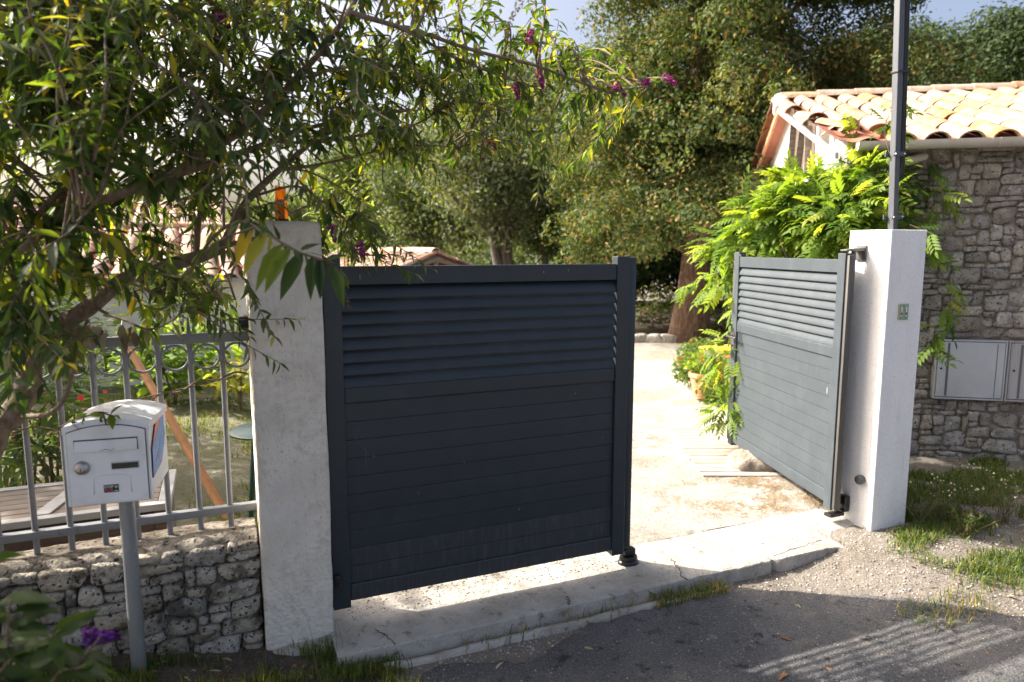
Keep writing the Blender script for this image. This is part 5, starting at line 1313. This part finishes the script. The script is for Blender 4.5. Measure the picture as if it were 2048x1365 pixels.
down = np.array([0.1, 0, -1.0])
for (x, y, D, L, dr_) in ((1228, 168, 2.86, .07, (1, .2, -.35)), (1290, 174, 2.98, .05, (.3, 0, .9)), (1328, 157, 3.02, .08, (1, .2, .05)), (978, 278, 3.2, .05, (.6, 0, -.5)), (664, 452, 2.6, .05, (.2, 0, -1)), (716, 486, 2.8, .05, (.5, 0, -1)), (1058, 85, 2.75, .07, (.2, 0, .9)), (1075, 140, 2.75, .06, (.3, 0, -.6)), (430, 40, 2.4, .06, (.5, 0, .3)), (120, 8, 2.2, .06, (1, 0, .2)), (252, 500, 3.0, .08, (.3, 0, -1)), (1030, 168, 2.8, .05, (.3, .1, -.8))):
    V, F, T = spike(at(x, y, D), np.array(dr_, float), L, 0.020, PURP, rr, 150)
    obj('flower_spike', mesh_np('flower_spike', V, F, M['petal'], False, T), bud)
for (x, y, D, L, dr_) in ((1046, -6, 2.0, .11, (-.5, 0, -.8)), (650, 500, 1.97, .11, (.3, 0, -1)), (672, 540, 1.96, .10, (.4, 0, -1)), (690, 480, 2.3, .12, (.7, 0, -.8)), (640, 515, 1.97, .09, (0, 0, -1)), (420, 175, 2.2, .13, (.5, 0, -.6)), (390, 190, 2.1, .12, (.3, 0, -1)), (860, 40, 2.5, .10, (.7, 0, -.4)), (870, 60, 2.55, .08, (.6, 0, .2)), (362, 610, 2.6, .08, (0, 0, -1)), (396, 600, 2.7, .07, (.2, 0, -1)), (200, 60, 2.1, .13, (-.4, 0, -.9)), (150, 200, 2.0, .12, (.3, 0, -1)), (330, 90, 2.3, .12, (.5, 0, -.6)), (870, 190, 2.9, .09, (0, 0, -1)), (960, 270, 3.2, .09, (.4, 0, -1)), (720, 430, 2.9, .08, (.6, 0, -1)), (560, 100, 2.4, .1, (.5, 0, -.7)), (480, 180, 2.4, .1, (.2, 0, -1))):
    V, F, T = spike(at(x, y, D), np.array(dr_, float), L, 0.014, HUSK, rr, 110)
    obj('seed_head', mesh_np('seed_head', V, F, M['petal'], False, T), bud)
# withered leaves hanging under the main limb
nb = NB(); k = 46
px = np.concatenate([rr.uniform(85, 160, 22), rr.uniform(150, 270, 24)]); py = np.where(px < 150, rr.uniform(640, 720, k), rr.uniform(648, 662, k))
P = np.array([at(a_, b_, 2.44 + rr.normal(0, .03)) for a_, b_ in zip(px, py)])
bake(nb, P, unit(rr.normal(0, .22, (k, 3)) + [0, 0, -1]), unit(rr.normal(size=(k, 3)) + [0, -1, 0]), rr.uniform(.05, .09, k), rr.uniform(.010, .016, k), rr.uniform(-.6, .6, k), rr.uniform(.3, 1.2, k), np.array([(0.16, 0.14, 0.11), (0.22, 0.20, 0.17), (0.10, 0.075, 0.05)])[rr.integers(0, 3, k)])
nb.obj('withered_leaves', M['petal'], bud, True)

# ------------------------------------------------------------------ blurred shrub close to the lens, bottom corner
fs = thing('foreground_shrub', 'dark out-of-focus shrub with a purple flower in the lower corner', 'shrub', (-1.25, -1.35, -0.1))
rr = np.random.default_rng(23)
st = NB(); fp = []; fa = []; fl = []
fb = at(-120, 1620, 1.55)
for (x, y, D) in ((40, 1290, 1.45), (120, 1260, 1.5), (170, 1330, 1.45), (20, 1200, 1.35), (90, 1390, 1.4), (200, 1275, 1.6), (-40, 1150, 1.4), (230, 1400, 1.5)):
    e = at(x, y, D)
    path = smooth_path([np.array([fb[0] + rr.uniform(-.1, .1), fb[1] + rr.uniform(-.1, .1), -0.1]), (fb + e) / 2 + rr.normal(0, .03, 3), e], 12)
    V, F = tube_np(path, np.linspace(.007, .002, len(path)), 6); st.add(V, F)
    for t in (0.5, 0.62, 0.74, 0.86, 0.98):
        p = path[int(t * (len(path) - 1))]
        for sg in (-1, 1):
            fp.append(p); fa.append(unit(_r * sg * rr.uniform(.5, 1) + _u * rr.uniform(-.5, .35) - _f * rr.uniform(-.4, .6))); fl.append(rr.uniform(.07, .12))
st.obj('stem', M['bark'], fs, True)
for (x, y, tx, ty_, L) in ((-10, 1125, 70, 1100, .085), (0, 1205, 118, 1190, .12), (35, 1255, 120, 1215, .11), (130, 1262, 180, 1232, .06), (60, 1330, 150, 1290, .09), (110, 1265, 120, 1330, .08)):
    p = at(x, y, 1.4); fp.append(p); fa.append(unit(at(tx, ty_, 1.38) - p)); fl.append(L)
fp = np.array(fp); fa = np.array(fa); fl = np.array(fl)
leaf_parts(fs, 'leaf', fp, fa, unit(rr.normal(0, .5, fp.shape) + np.array([0, -0.5, 1])), fl, fl * .19, np.array(BU)[rr.choice([0, 2], len(fp))], BU[:3], M['leaf'])
V, F, T = spike(at(165, 1278, 1.6), np.array([1.0, .25, -.05]), 0.075, 0.022, [(0.10, 0.01, 0.22), (0.16, 0.02, 0.30), (0.06, 0.01, 0.14)], rr, 170)
obj('flower_spike', mesh_np('flower_spike', V, F, M['petal'], False, T), fs)

# ------------------------------------------------------------------ vine on the stone building
rr = np.random.default_rng(31)
WI = [(0.13, 0.205, 0.034), (0.18, 0.25, 0.040), (0.09, 0.155, 0.026), (0.24, 0.26, 0.06), (0.05, 0.095, 0.018)]
wis = thing('climbing_vine', 'bright yellow-green climbing vine with feathery leaves smothering the building corner', 'vine', (4.15, 1.35, -0.05))
def pinnate(curl, n=5):
    """compound leaf, unit length along x"""
    V = []; F = []; 
    def lf(p, d, L):
        d = unit(np.array(d)); s = unit(np.cross(d, [0, 0, 1.0])); k = len(V)
        p = np.array(p)
        V.extend([p, p + d * L * .3 - s * L * .19 + [0, 0, L * .05], p + d * L * .68 - s * L * .15 + [0, 0, L * .02], p + d * L - [0, 0, L * .14], p + d * L * .68 + s * L * .15 + [0, 0, L * .02], p + d * L * .3 + s * L * .19 + [0, 0, L * .05]])
        F.append((k, k + 1, k + 2, k + 5)); F.append((k + 5, k + 2, k + 3, k + 4))
    for i in range(n):
        u = 0.16 + 0.80 * i / n
        for sg in (-1, 1):
            lf((u, 0, -curl * u * u), (0.55, sg * 0.8, -0.25), 0.40 * (1 - .25 * abs(u - .5)))
    lf((0.96, 0, -curl * .92), (1, 0, -.4), 0.38)
    k = len(V); V.extend([(0, -.006, 0), (0, .006, 0), (1, .004, -curl), (1, -.004, -curl)]); F.append((k, k + 1, k + 2, k + 3))
    return np.array([np.array(v, float) for v in V]), np.array(F)
PV = [pinnate(c) for c in (0.15, 0.35, 0.55, 0.25)]
wp = []; wa = []; wl = []
def cluster(c, rad, n, L=(0.12, 0.23)):
    n = int(n * 1.35)
    d = unit(rr.normal(size=(n, 3))) 
    q = rr.uniform(0.45, 1.0, (n, 1))
    P = np.array(c) + d * q * np.array(rad)
    wp.append(P); wa.append(unit(d * [1, 1, .6] + rr.normal(0, .35, (n, 3)) + [-.15, -.1, -.25])); wl.append(rr.uniform(*L, n))
cluster(at(1635, 420, 5.75), (.44, .32, .36), 330)
cluster(at(1575, 450, 5.8), (.48, .35, .34), 280)
cluster(at(1490, 500, 5.95), (.34, .30, .20), 130)
cluster(at(1735, 385, 5.45), (.30, .22, .27), 210)
cluster(at(1700, 450, 5.3), (.34, .25, .28), 170)
cluster(at(1610, 385, 5.7), (.25, .25, .18), 60)
cluster(at(1440, 560, 6.0), (.16, .25, .12), 30)
cluster(at(1455, 720, 5.7), (.12, .2, .22), 26, (.12, .2))
cluster(at(1452, 820, 5.7), (.10, .15, .16), 20, (.12, .18))
vst = NB()
def strand(pts, n, L=(.12, .2), r_=0.004):
    path = smooth_path([at(*p) for p in pts], 30)
    V, F = tube_np(path, np.linspace(r_, r_ * .4, len(path)), 5); vst.add(V, F)
    i = rr.integers(3, len(path), n); t = unit(np.gradient(path, axis=0))[i]
    wp.append(path[i]); wa.append(unit(t * .3 + rr.normal(0, .5, (n, 3)) + [-.1, -.3, -.25])); wl.append(rr.uniform(*L, n))
strand([(1690, 400, 5.5), (1700, 340, 5.5), (1715, 285, 5.45), (1700, 255, 5.45)], 9, (.12, .2))
strand([(1775, 420, 4.9), (1785, 340, 4.75), (1770, 260, 4.7), (1790, 200, 4.65), (1805, 120, 4.62)], 16, (.10, .17))
strand([(1860, 300, 5.35), (1870, 340, 5.3), (1885, 400, 5.2), (1850, 440, 5.2)], 12)
strand([(1850, 480, 5.25), (1880, 540, 5.2), (1900, 600, 5.2), (1880, 660, 5.2), (1865, 700, 5.2)], 18)
strand([(1820, 450, 4.9), (1845, 460, 4.8), (1870, 470, 4.75)], 6, (.12, .18))
strand([(1480, 560, 5.6), (1465, 640, 5.7), (1460, 740, 5.75), (1445, 850, 5.75)], 14)
strand([(1440, 545, 5.4), (1385, 565, 5.5), (1362, 580, 5.5)], 3, (.10, .14))
strand([(1640, 700, 5.9), (1600, 560, 5.7), (1620, 440, 5.6), (1700, 350, 5.6)], 6, r_=0.02)
strand([(1660, 760, 5.7), (1690, 560, 5.6), (1720, 400, 5.6), (1760, 310, 5.55)], 6, r_=0.018)
base_v = np.array([4.18, 1.28, -0.06])
for e in ((1640, 430, 5.5), (1560, 480, 5.4), (1700, 380, 5.55), (1480, 510, 5.4)):
    path = smooth_path([base_v + rr.normal(0, .03, 3) * [1, 1, 0], base_v + [-.05, .0, .9], at(*e)], 20)
    V, F = tube_np(path, np.linspace(.022, .006, len(path)), 7); vst.add(V, F)
vst.obj('stem', M['bark'], wis, True)
wp = np.concatenate(wp); wa = np.concatenate(wa); wl = np.concatenate(wl); n = len(wp)
wu = unit(rr.normal(0, .35, (n, 3)) + [-.3, .1, 1])
wt = np.array(WI)[rr.choice(5, n, p=[.30, .22, .22, .09, .17])]
x, y, z = frames(wa, wu)
pj = project(wp); order = np.argsort(-(wl / pj[:, 2]) + (((pj[:, 0] < 1350) | (pj[:, 0] > 2048)) * 1.0) + 0.03 * (pj[:, 2] - 5.3))
front = order[:300]; lib = {}
for i in front:
    c = int(np.argmin(((np.array(WI) - wt[i]) ** 2).sum(1))); v = int(i) % 4
    if (c, v) not in lib: lib[c, v] = mesh_np('leaf', PV[v][0], PV[v][1], M['leaf'], False, np.array(WI[c]))
    L = wl[i]
    obj('leaf', lib[c, v], wis, Matrix(((x[i][0] * L, y[i][0] * L, z[i][0] * L, wp[i][0]), (x[i][1] * L, y[i][1] * L, z[i][1] * L, wp[i][1]), (x[i][2] * L, y[i][2] * L, z[i][2] * L, wp[i][2]), (0, 0, 0, 1))))
nb = NB()
for i in order[300:]:
    V0, F0 = PV[int(i) % 4]; L = wl[i]
    nb.add(wp[i] + L * (V0[:, :1] * x[i] + V0[:, 1:2] * y[i] + V0[:, 2:3] * z[i]), F0, wt[i] * rr.uniform(.85, 1.15))
tag(nb.obj('foliage', M['leaf'], wis), kind='stuff')

# ------------------------------------------------------------------ garden planting behind the railing
def bush(name, label, c, rad, n, size, cols, seed, group, flowers=None, asp=.55):
    rr = np.random.default_rng(seed)
    t = thing(name, label, 'plant', (c[0], c[1], 0.0), group=group)
    c = np.array(c)
    P = c + blob_points(rr, n) * np.array(rad)
    P[:, 2] = np.maximum(P[:, 2], 0.02)
    nb = NB()
    out = unit(P - c + [0, 0, .2] + rr.normal(0, .25, P.shape))
    bake(nb, P, out * [1, 1, .5] + [0, 0, -.2], unit(rr.normal(0, .4, P.shape) + [0, 0, 1]), size * rr.uniform(.6, 1.2, n), size * asp * .5 * rr.uniform(.7, 1.1, n), rr.uniform(0, .4, n), rr.uniform(.1, .4, n), np.array(cols)[rr.integers(0, len(cols), n)] * rr.uniform(.8, 1.2, (n, 1)))
    nb.obj('foliage', M['leaf'], t, True)
    st = NB()
    for q in range(8):
        e = c + blob_points(rr, 1)[0] * np.array(rad) * .7
        V, F = tube_np(smooth_path([(c[0], c[1], -0.02), (c + e) / 2, e], 6), 0.006, 5); st.add(V, F)
    st.obj('stem', M['bark'], t, True)
    if flowers:
        P = c + blob_points(rr, 22) * np.array(rad) * 1.02
        V, F, T = leaf_cloud(P, np.full(22, .025), np.full((22, 3), flowers), rr, asp=.9)
        obj('blossom', mesh_np('blossom', V, F, M['petal'], False, T), t)
GB = 'planting behind the railing'
bush('garden_bush', 'round leafy light green bush against the white shed wall', at(345, 715, 7.2), (.62, .4, .38), 520, .11, [(0.10, 0.18, 0.03), (0.14, 0.22, 0.04), (0.06, 0.11, 0.025)], 1, GB, asp=.9)
bush('garden_bush', 'yellow-green low plant near the shed beside the grey-white pillar', at(478, 748, 7.0), (.36, .3, .2), 240, .10, [(0.26, 0.28, 0.05), (0.16, 0.2, 0.04), (0.32, 0.3, 0.1)], 2, GB)
bush('garden_bush', 'dark strappy-leaved clump behind the storage box', at(40, 830, 3.9), (.45, .3, .35), 300, .22, [(0.05, 0.09, 0.03), (0.07, 0.12, 0.04), (0.10, 0.13, 0.06)], 3, GB, (0.6, 0.05, 0.08), asp=.16)
bush('garden_bush', 'dark green bush with pink blooms behind the thick limb', at(120, 720, 4.8), (.5, .35, .45), 420, .09, [(0.04, 0.08, 0.02), (0.06, 0.10, 0.03)], 4, GB, (0.65, 0.12, 0.16))
bush('garden_bush', 'small glossy shrub overhanging the back of the storage box lid', at(100, 905, 3.7), (.3, .18, .16), 170, .10, [(0.05, 0.10, 0.03), (0.09, 0.14, 0.06)], 5, GB, asp=.3)
bush('garden_bush', 'dark shrub mass beside the shed at the picture edge', at(20, 640, 6.0), (.8, .5, .8), 600, .10, [(0.04, 0.07, 0.02), (0.07, 0.11, 0.03)], 6, GB)
bush('garden_bush', 'green shrub showing just above the closed leaf hinge', at(690, 470, 6.5), (.35, .35, .55), 360, .09, [(0.10, 0.16, 0.04), (0.14, 0.18, 0.06)], 7, GB, asp=.3)

UG = 'dark bushes for the tree shade behind the stone edging'
DK = [(0.028, 0.045, 0.015), (0.042, 0.062, 0.020), (0.07, 0.06, 0.03)]  # dark leaf colours stand in for tree shade on the bank
bush('shade_bush', 'added dark bush for the tree shade behind the edging, next to the closed leaf meeting strip', at(1300, 628, 14.2), (1.0, .6, .62), 700, .12, DK, 11, UG)
bush('shade_bush', 'added dark bush for the tree shade behind the edging, just before the conifer trunk', at(1365, 630, 15.0), (.9, .6, .66), 600, .12, DK, 12, UG)
bush('shade_bush', 'added dark bush for the tree shade between the conifer trunk and the vine', at(1450, 632, 14.0), (1.0, .6, .62), 700, .12, DK, 13, UG)

# small leaf sprig lying on the letterbox roof
sp = thing('leaf_sprig', 'green leafy sprig lying across the letterbox roof', 'sprig', (-0.86, -0.25, 1.03))
rr = np.random.default_rng(4)
path = smooth_path([at(95, 870, 2.36), at(150, 840, 2.36), at(200, 828, 2.37), at(225, 832, 2.38)], 16)
V, F = tube_np(path, .003, 5); obj('twig', mesh_np('twig', V, F, M['bark'], True), sp)
k = 12; i = rr.integers(0, len(path), k)
leaf_parts(sp, 'leaf', path[i], unit(rr.normal(0, .6, (k, 3)) + [.4, -.3, -.35]), unit(rr.normal(0, .4, (k, 3)) + [0, -.3, 1]), rr.uniform(.04, .075, k), rr.uniform(.008, .014, k), np.array(BU)[rr.choice([0, 1, 5], k)], BU, M['leaf'])

# ------------------------------------------------------------------ grasses, weeds, litter
def grass(name, label, P, h, cols, seed, w=0.0022, lean=0.5, kind='stuff'):
    rr = np.random.default_rng(seed); n = len(P)
    d = unit(rr.normal(size=(n, 3)) * [1, 1, 0]); hh = h * rr.uniform(.4, 1.2, n)[:, None]
    le = lean * rr.uniform(.1, 1.2, n)[:, None]
    s = np.cross(d, [0, 0, 1.0]) * w
    m_ = P + [0, 0, 1] * hh * .55 + d * hh * le * .3
    t = P + [0, 0, 1] * hh * (1 - .25 * le) + d * hh * le
    V = np.stack([P - s, P + s, m_ + s * .8, m_ - s * .8, t], 1).reshape(-1, 3)
    k = (np.arange(n) * 5)[:, None]
    F4 = np.array([[0, 1, 2, 3]]) + k; F3 = np.array([[3, 2, 4]]) + k
    T = np.repeat(np.array(cols)[rr.integers(0, len(cols), n)] * rr.uniform(.7, 1.3, (n, 1)), 5, 0)
    return tag(obj(name, mesh_np(name, V, [F4, F3], M['leaf'], False, T)), label, 'grass', kind=kind)
def scatter(rr, n, x0, x1, y0, y1, fn=None):
    x = rr.uniform(x0, x1, n); y = rr.uniform(y0, y1, n)
    if fn is not None:
        k = fn(x, y) > rr.random(n); x, y = x[k], y[k]
    return np.stack([x, y, gz(x, y)], 1)
G1 = [(0.045, 0.085, 0.02), (0.07, 0.12, 0.03), (0.10, 0.14, 0.04), (0.20, 0.17, 0.08)]
G2 = [(0.085, 0.14, 0.035), (0.06, 0.11, 0.028), (0.17, 0.16, 0.07), (0.11, 0.155, 0.045)]
rr = np.random.default_rng(55)
nz_ = lambda s, sd, lo, hi: (lambda x, y: sstep(lo, hi, vnoise(np.stack([x, y, x * 0], 1), s, sd, 3)))
P = scatter(rr, 42000, -1.5, 0.40, -1.1, -0.08, lambda x, y: nz_(5, 1, -.40, .25)(x, y) * sstep(0.32, 0.1, x) * sstep(-1.15, -.75, y + 0.25 * x))
grass('verge_grass', 'short dark grass at the foot of the low wall', P, 0.065, G1, 1)
P = scatter(rr, 48000, 2.75, 5.2, -1.3, 0.5, lambda x, y: nz_(4, 2, -.2, .3)(x, y) * sstep(2.9, 3.3, x + (y + .4) * .2) * sstep(-1.15, -.7, y - .1 * (x - 3)) * np.where((x < 3.42) & (y > -.22), 0, 1))
grass('roadside_grass', 'ragged sunlit grass below the white pillar', P, 0.055, G2, 2, w=.0032, lean=0.9)
P = np.concatenate([scatter(rr, 500, 1.48, 1.92, -0.345, -0.25), scatter(rr, 120, 0.5, 1.4, -0.32, -.25), scatter(rr, 300, 2.5, 3.0, -1.0, -.78)])
grass('kerb_grass', 'grass tuft rooted in the kerb joint', P, 0.075, G1 + [(0.3, 0.24, 0.12)], 3, lean=1.0)
P = np.concatenate([scatter(rr, 14, 1.5, 1.9, -0.33, -0.26), scatter(rr, 10, -.25, .12, -.2, -.1)])
grass('tall_grass_stalks', 'thin dry grass stalks at kerb and pillar foot', P, 0.24, [(0.2, 0.16, 0.08), (0.1, 0.12, 0.05)], 4, w=0.0011, lean=0.5)
P = scatter(rr, 26000, -2.4, -0.05, 0.9, 5.8, lambda x, y: nz_(1.6, 4, -.25, .25)(x, y))
grass('lawn_grass', 'patchy short lawn behind the railing', P, 0.05, [(0.06, 0.10, 0.025), (0.085, 0.12, 0.03), (0.14, 0.13, 0.05)], 5, w=.003)
P = scatter(rr, 2500, 3.0, 6.5, 3.5, 8.0, lambda x, y: nz_(1.0, 6, .1, .5)(x, y))
grass('driveway_grass', 'sparse dry grass at the far side of the driveway', P, 0.04, [(0.2, 0.2, 0.07), (0.28, 0.22, 0.1)], 6, w=.004)
# flowering weeds beside the white pillar
for (k, (x, y, h, lab)) in enumerate(((3.62, -.22, .30, 'tall weed with tiny white flowers nearest the white pillar'), (3.80, -.30, .34, 'tall weed with tiny white flowers, second from the white pillar'), (3.98, -.36, .30, 'bushy weed with white flower heads, third from the white pillar'), (4.15, -.52, .26, 'pale weed with white flower heads near the picture edge'), (3.55, -.42, .16, 'low spreading green weed in front of the white pillar'), (4.3, -.7, .22, 'low green weed at the picture edge of the sunlit verge'), (3.46, -.20, .20, 'thin twiggy weed touching the white pillar foot'))):
    rr = np.random.default_rng(200 + k)
    z0 = float(gz(np.array([x]), np.array([y]))[0])
    t = thing('flowering_weed', lab, 'weed', (x, y, z0), group='weeds on the sunlit verge')
    st = NB(); lf = NB(); tips = []
    for q in range(16):
        e = np.array([x, y, z0]) + np.array([rr.normal(0, .32) * h, rr.normal(0, .32) * h, h * rr.uniform(.55, 1.1)])
        path = smooth_path([(x + rr.normal(0, .02), y + rr.normal(0, .02), z0 - .01), (np.array([x, y, z0]) * .4 + e * .6), e], 10)
        V, F = tube_np(path, np.linspace(.0022, .001, len(path)), 4); st.add(V, F)
        m_ = 22; i = rr.integers(1, len(path), m_)
        bake(lf, path[i] + rr.normal(0, .004, (m_, 3)), unit(rr.normal(0, 1, (m_, 3)) * [1, 1, .5] + [0, 0, .35]), np.tile([0, 0.2, 1.0], (m_, 1)), rr.uniform(.016, .042, m_), rr.uniform(.002, .0045, m_), rr.uniform(0, .5, m_), rr.uniform(0, .3, m_), np.array(G2)[rr.integers(0, 4, m_)])
        tips.append(path[-1])
    st.obj('stem', M['bark'], t, True); lf.obj('foliage', M['leaf'], t, True)
    if k < 4:
        tp = np.repeat(np.array(tips), 2, 0) + rr.normal(0, .010, (32, 3))
        V, F, T = leaf_cloud(tp, rr.uniform(.004, .009, 32), np.full((32, 3), (0.72, 0.66, 0.52)), rr, asp=.9)
        obj('blossom', mesh_np('blossom', V, F, M['petal'], False, T), t)
# pebbles
OCT = np.array([(1, 0, 0), (-1, 0, 0), (0, 1, 0), (0, -1, 0), (0, 0, 1), (0, 0, -1)], float)
OF = np.array([(0, 2, 4), (2, 1, 4), (1, 3, 4), (3, 0, 4), (2, 0, 5), (1, 2, 5), (3, 1, 5), (0, 3, 5)])
def pebbles(name, label, P, size, cols, seed):
    rr = np.random.default_rng(seed); n = len(P)
    s = size * rr.uniform(.35, 1.3, n) ** 1.5
    V = P[:, None] + OCT[None] * (s[:, None] * rr.uniform(.6, 1.2, (n, 6)))[..., None] * [1, 1, .6]
    th = rr.uniform(0, 6.3, n)
    F = (OF[None] + (np.arange(n) * 6)[:, None, None]).reshape(-1, 3)
    T = np.repeat(np.array(cols)[rr.integers(0, len(cols), n)] * rr.uniform(.75, 1.2, (n, 1)), 6, 0)
    return tag(obj(name, mesh_np(name, V.reshape(-1, 3), F, M['bits'], False, T)), label, 'gravel', kind='stuff')
ST = [(0.30, 0.275, 0.24), (0.22, 0.20, 0.17), (0.40, 0.375, 0.34), (0.15, 0.13, 0.11)]
rr = np.random.default_rng(66)
pebbles('driveway_gravel', 'loose pale gravel on the driveway', scatter(rr, 7000, 0.1, 4.2, 0.22, 3.5), 0.0075, ST, 1)
pebbles('verge_gravel', 'loose gravel on the sunlit verge', np.concatenate([scatter(rr, 5200, 1.7, 4.2, -1.25, -0.12), scatter(rr, 900, .3, 1.6, -.42, -.28)]), 0.0075, ST, 2)
P = scatter(rr, 5200, 0.2, 3.6, -1.9, -.35, lambda x, y: np.interp(x, ROAD_EDGE[:, 0], ROAD_EDGE[:, 1]) > y); P[:, 2] += .016
pebbles('road_grit', 'grit scattered on the asphalt', P, 0.0042, ST + [(0.06, 0.06, 0.062)] * 3, 3)
P = scatter(rr, 700, 0.06, 1.6, 0.0, 0.22); P[:, 2] = -0.047
pebbles('threshold_grit', 'earth crumbs along the threshold under the closed leaf', P, 0.005, [(0.3, 0.22, 0.13), (0.2, 0.14, 0.09), (0.4, 0.33, 0.24)], 4)
# dry leaves and straw
def litter(name, label, P, L, cols, seed):
    rr = np.random.default_rng(seed); n = len(P); nb = NB()
    bake(nb, P + [0, 0, .006], unit(rr.normal(size=(n, 3)) * [1, 1, .18]), unit(rr.normal(0, .35, (n, 3)) + [0, 0, 1]), L * rr.uniform(.5, 1.2, n), L * .17 * rr.uniform(.6, 1.3, n), rr.uniform(-.5, .7, n), rr.uniform(.1, .9, n), np.array(cols)[rr.integers(0, len(cols), n)])
    return tag(nb.obj(name, M['petal'], None, True), label, 'litter', kind='stuff')
DRY = [(0.22, 0.16, 0.10), (0.32, 0.26, 0.19), (0.14, 0.09, 0.055), (0.38, 0.34, 0.28), (0.26, 0.13, 0.06)]
rr = np.random.default_rng(88)
litter('fallen_leaves', 'curled dry leaves along the low wall foot', np.concatenate([scatter(rr, 330, -1.5, 0.25, -0.9, -0.08), scatter(rr, 30, .3, 3.2, -1.4, -.3) + [0, 0, .012]]), 0.055, DRY, 1)
litter('verge_leaves', 'dry leaf scraps on the sunlit verge', np.concatenate([scatter(rr, 60, 2.0, 4.4, -1.2, -.1), scatter(rr, 30, 1.6, 3.1, .0, .6)]), 0.035, DRY, 2)
P = scatter(rr, 9000, 2.1, 3.75, 0.2, 1.15, lambda x, y: sstep(1.25, .1, ((x - 3.0) / .75) ** 2 + ((y - .62) / .45) ** 2) * sstep(-.35, .3, vnoise(np.stack([x, y, x * 0], 1), 6, 3, 3)))
rr2 = np.random.default_rng(9); n = len(P)
d = unit(rr2.normal(size=(n, 3)) * [1, 1, .25]); s = unit(np.cross(d, [0, 0, 1.])) * .0013; L = rr2.uniform(.015, .05, (n, 1))
V = np.stack([P + [0, 0, .008] - d * L - s, P + [0, 0, .008] - d * L + s, P + [0, 0, .012] + d * L + s, P + [0, 0, .012] + d * L - s], 1).reshape(-1, 3)
T = np.repeat(np.array([(0.27, 0.19, 0.10), (0.19, 0.125, 0.065), (0.34, 0.26, 0.16)])[rr2.integers(0, 3, n)], 4, 0)
tag(obj('needle_litter', mesh_np('needle_litter', V, (np.arange(n) * 4)[:, None] + np.array([[0, 1, 2, 3]]), M['petal'], False, T)), 'rusty dry needles heaped under the open leaf', 'litter', kind='stuff')
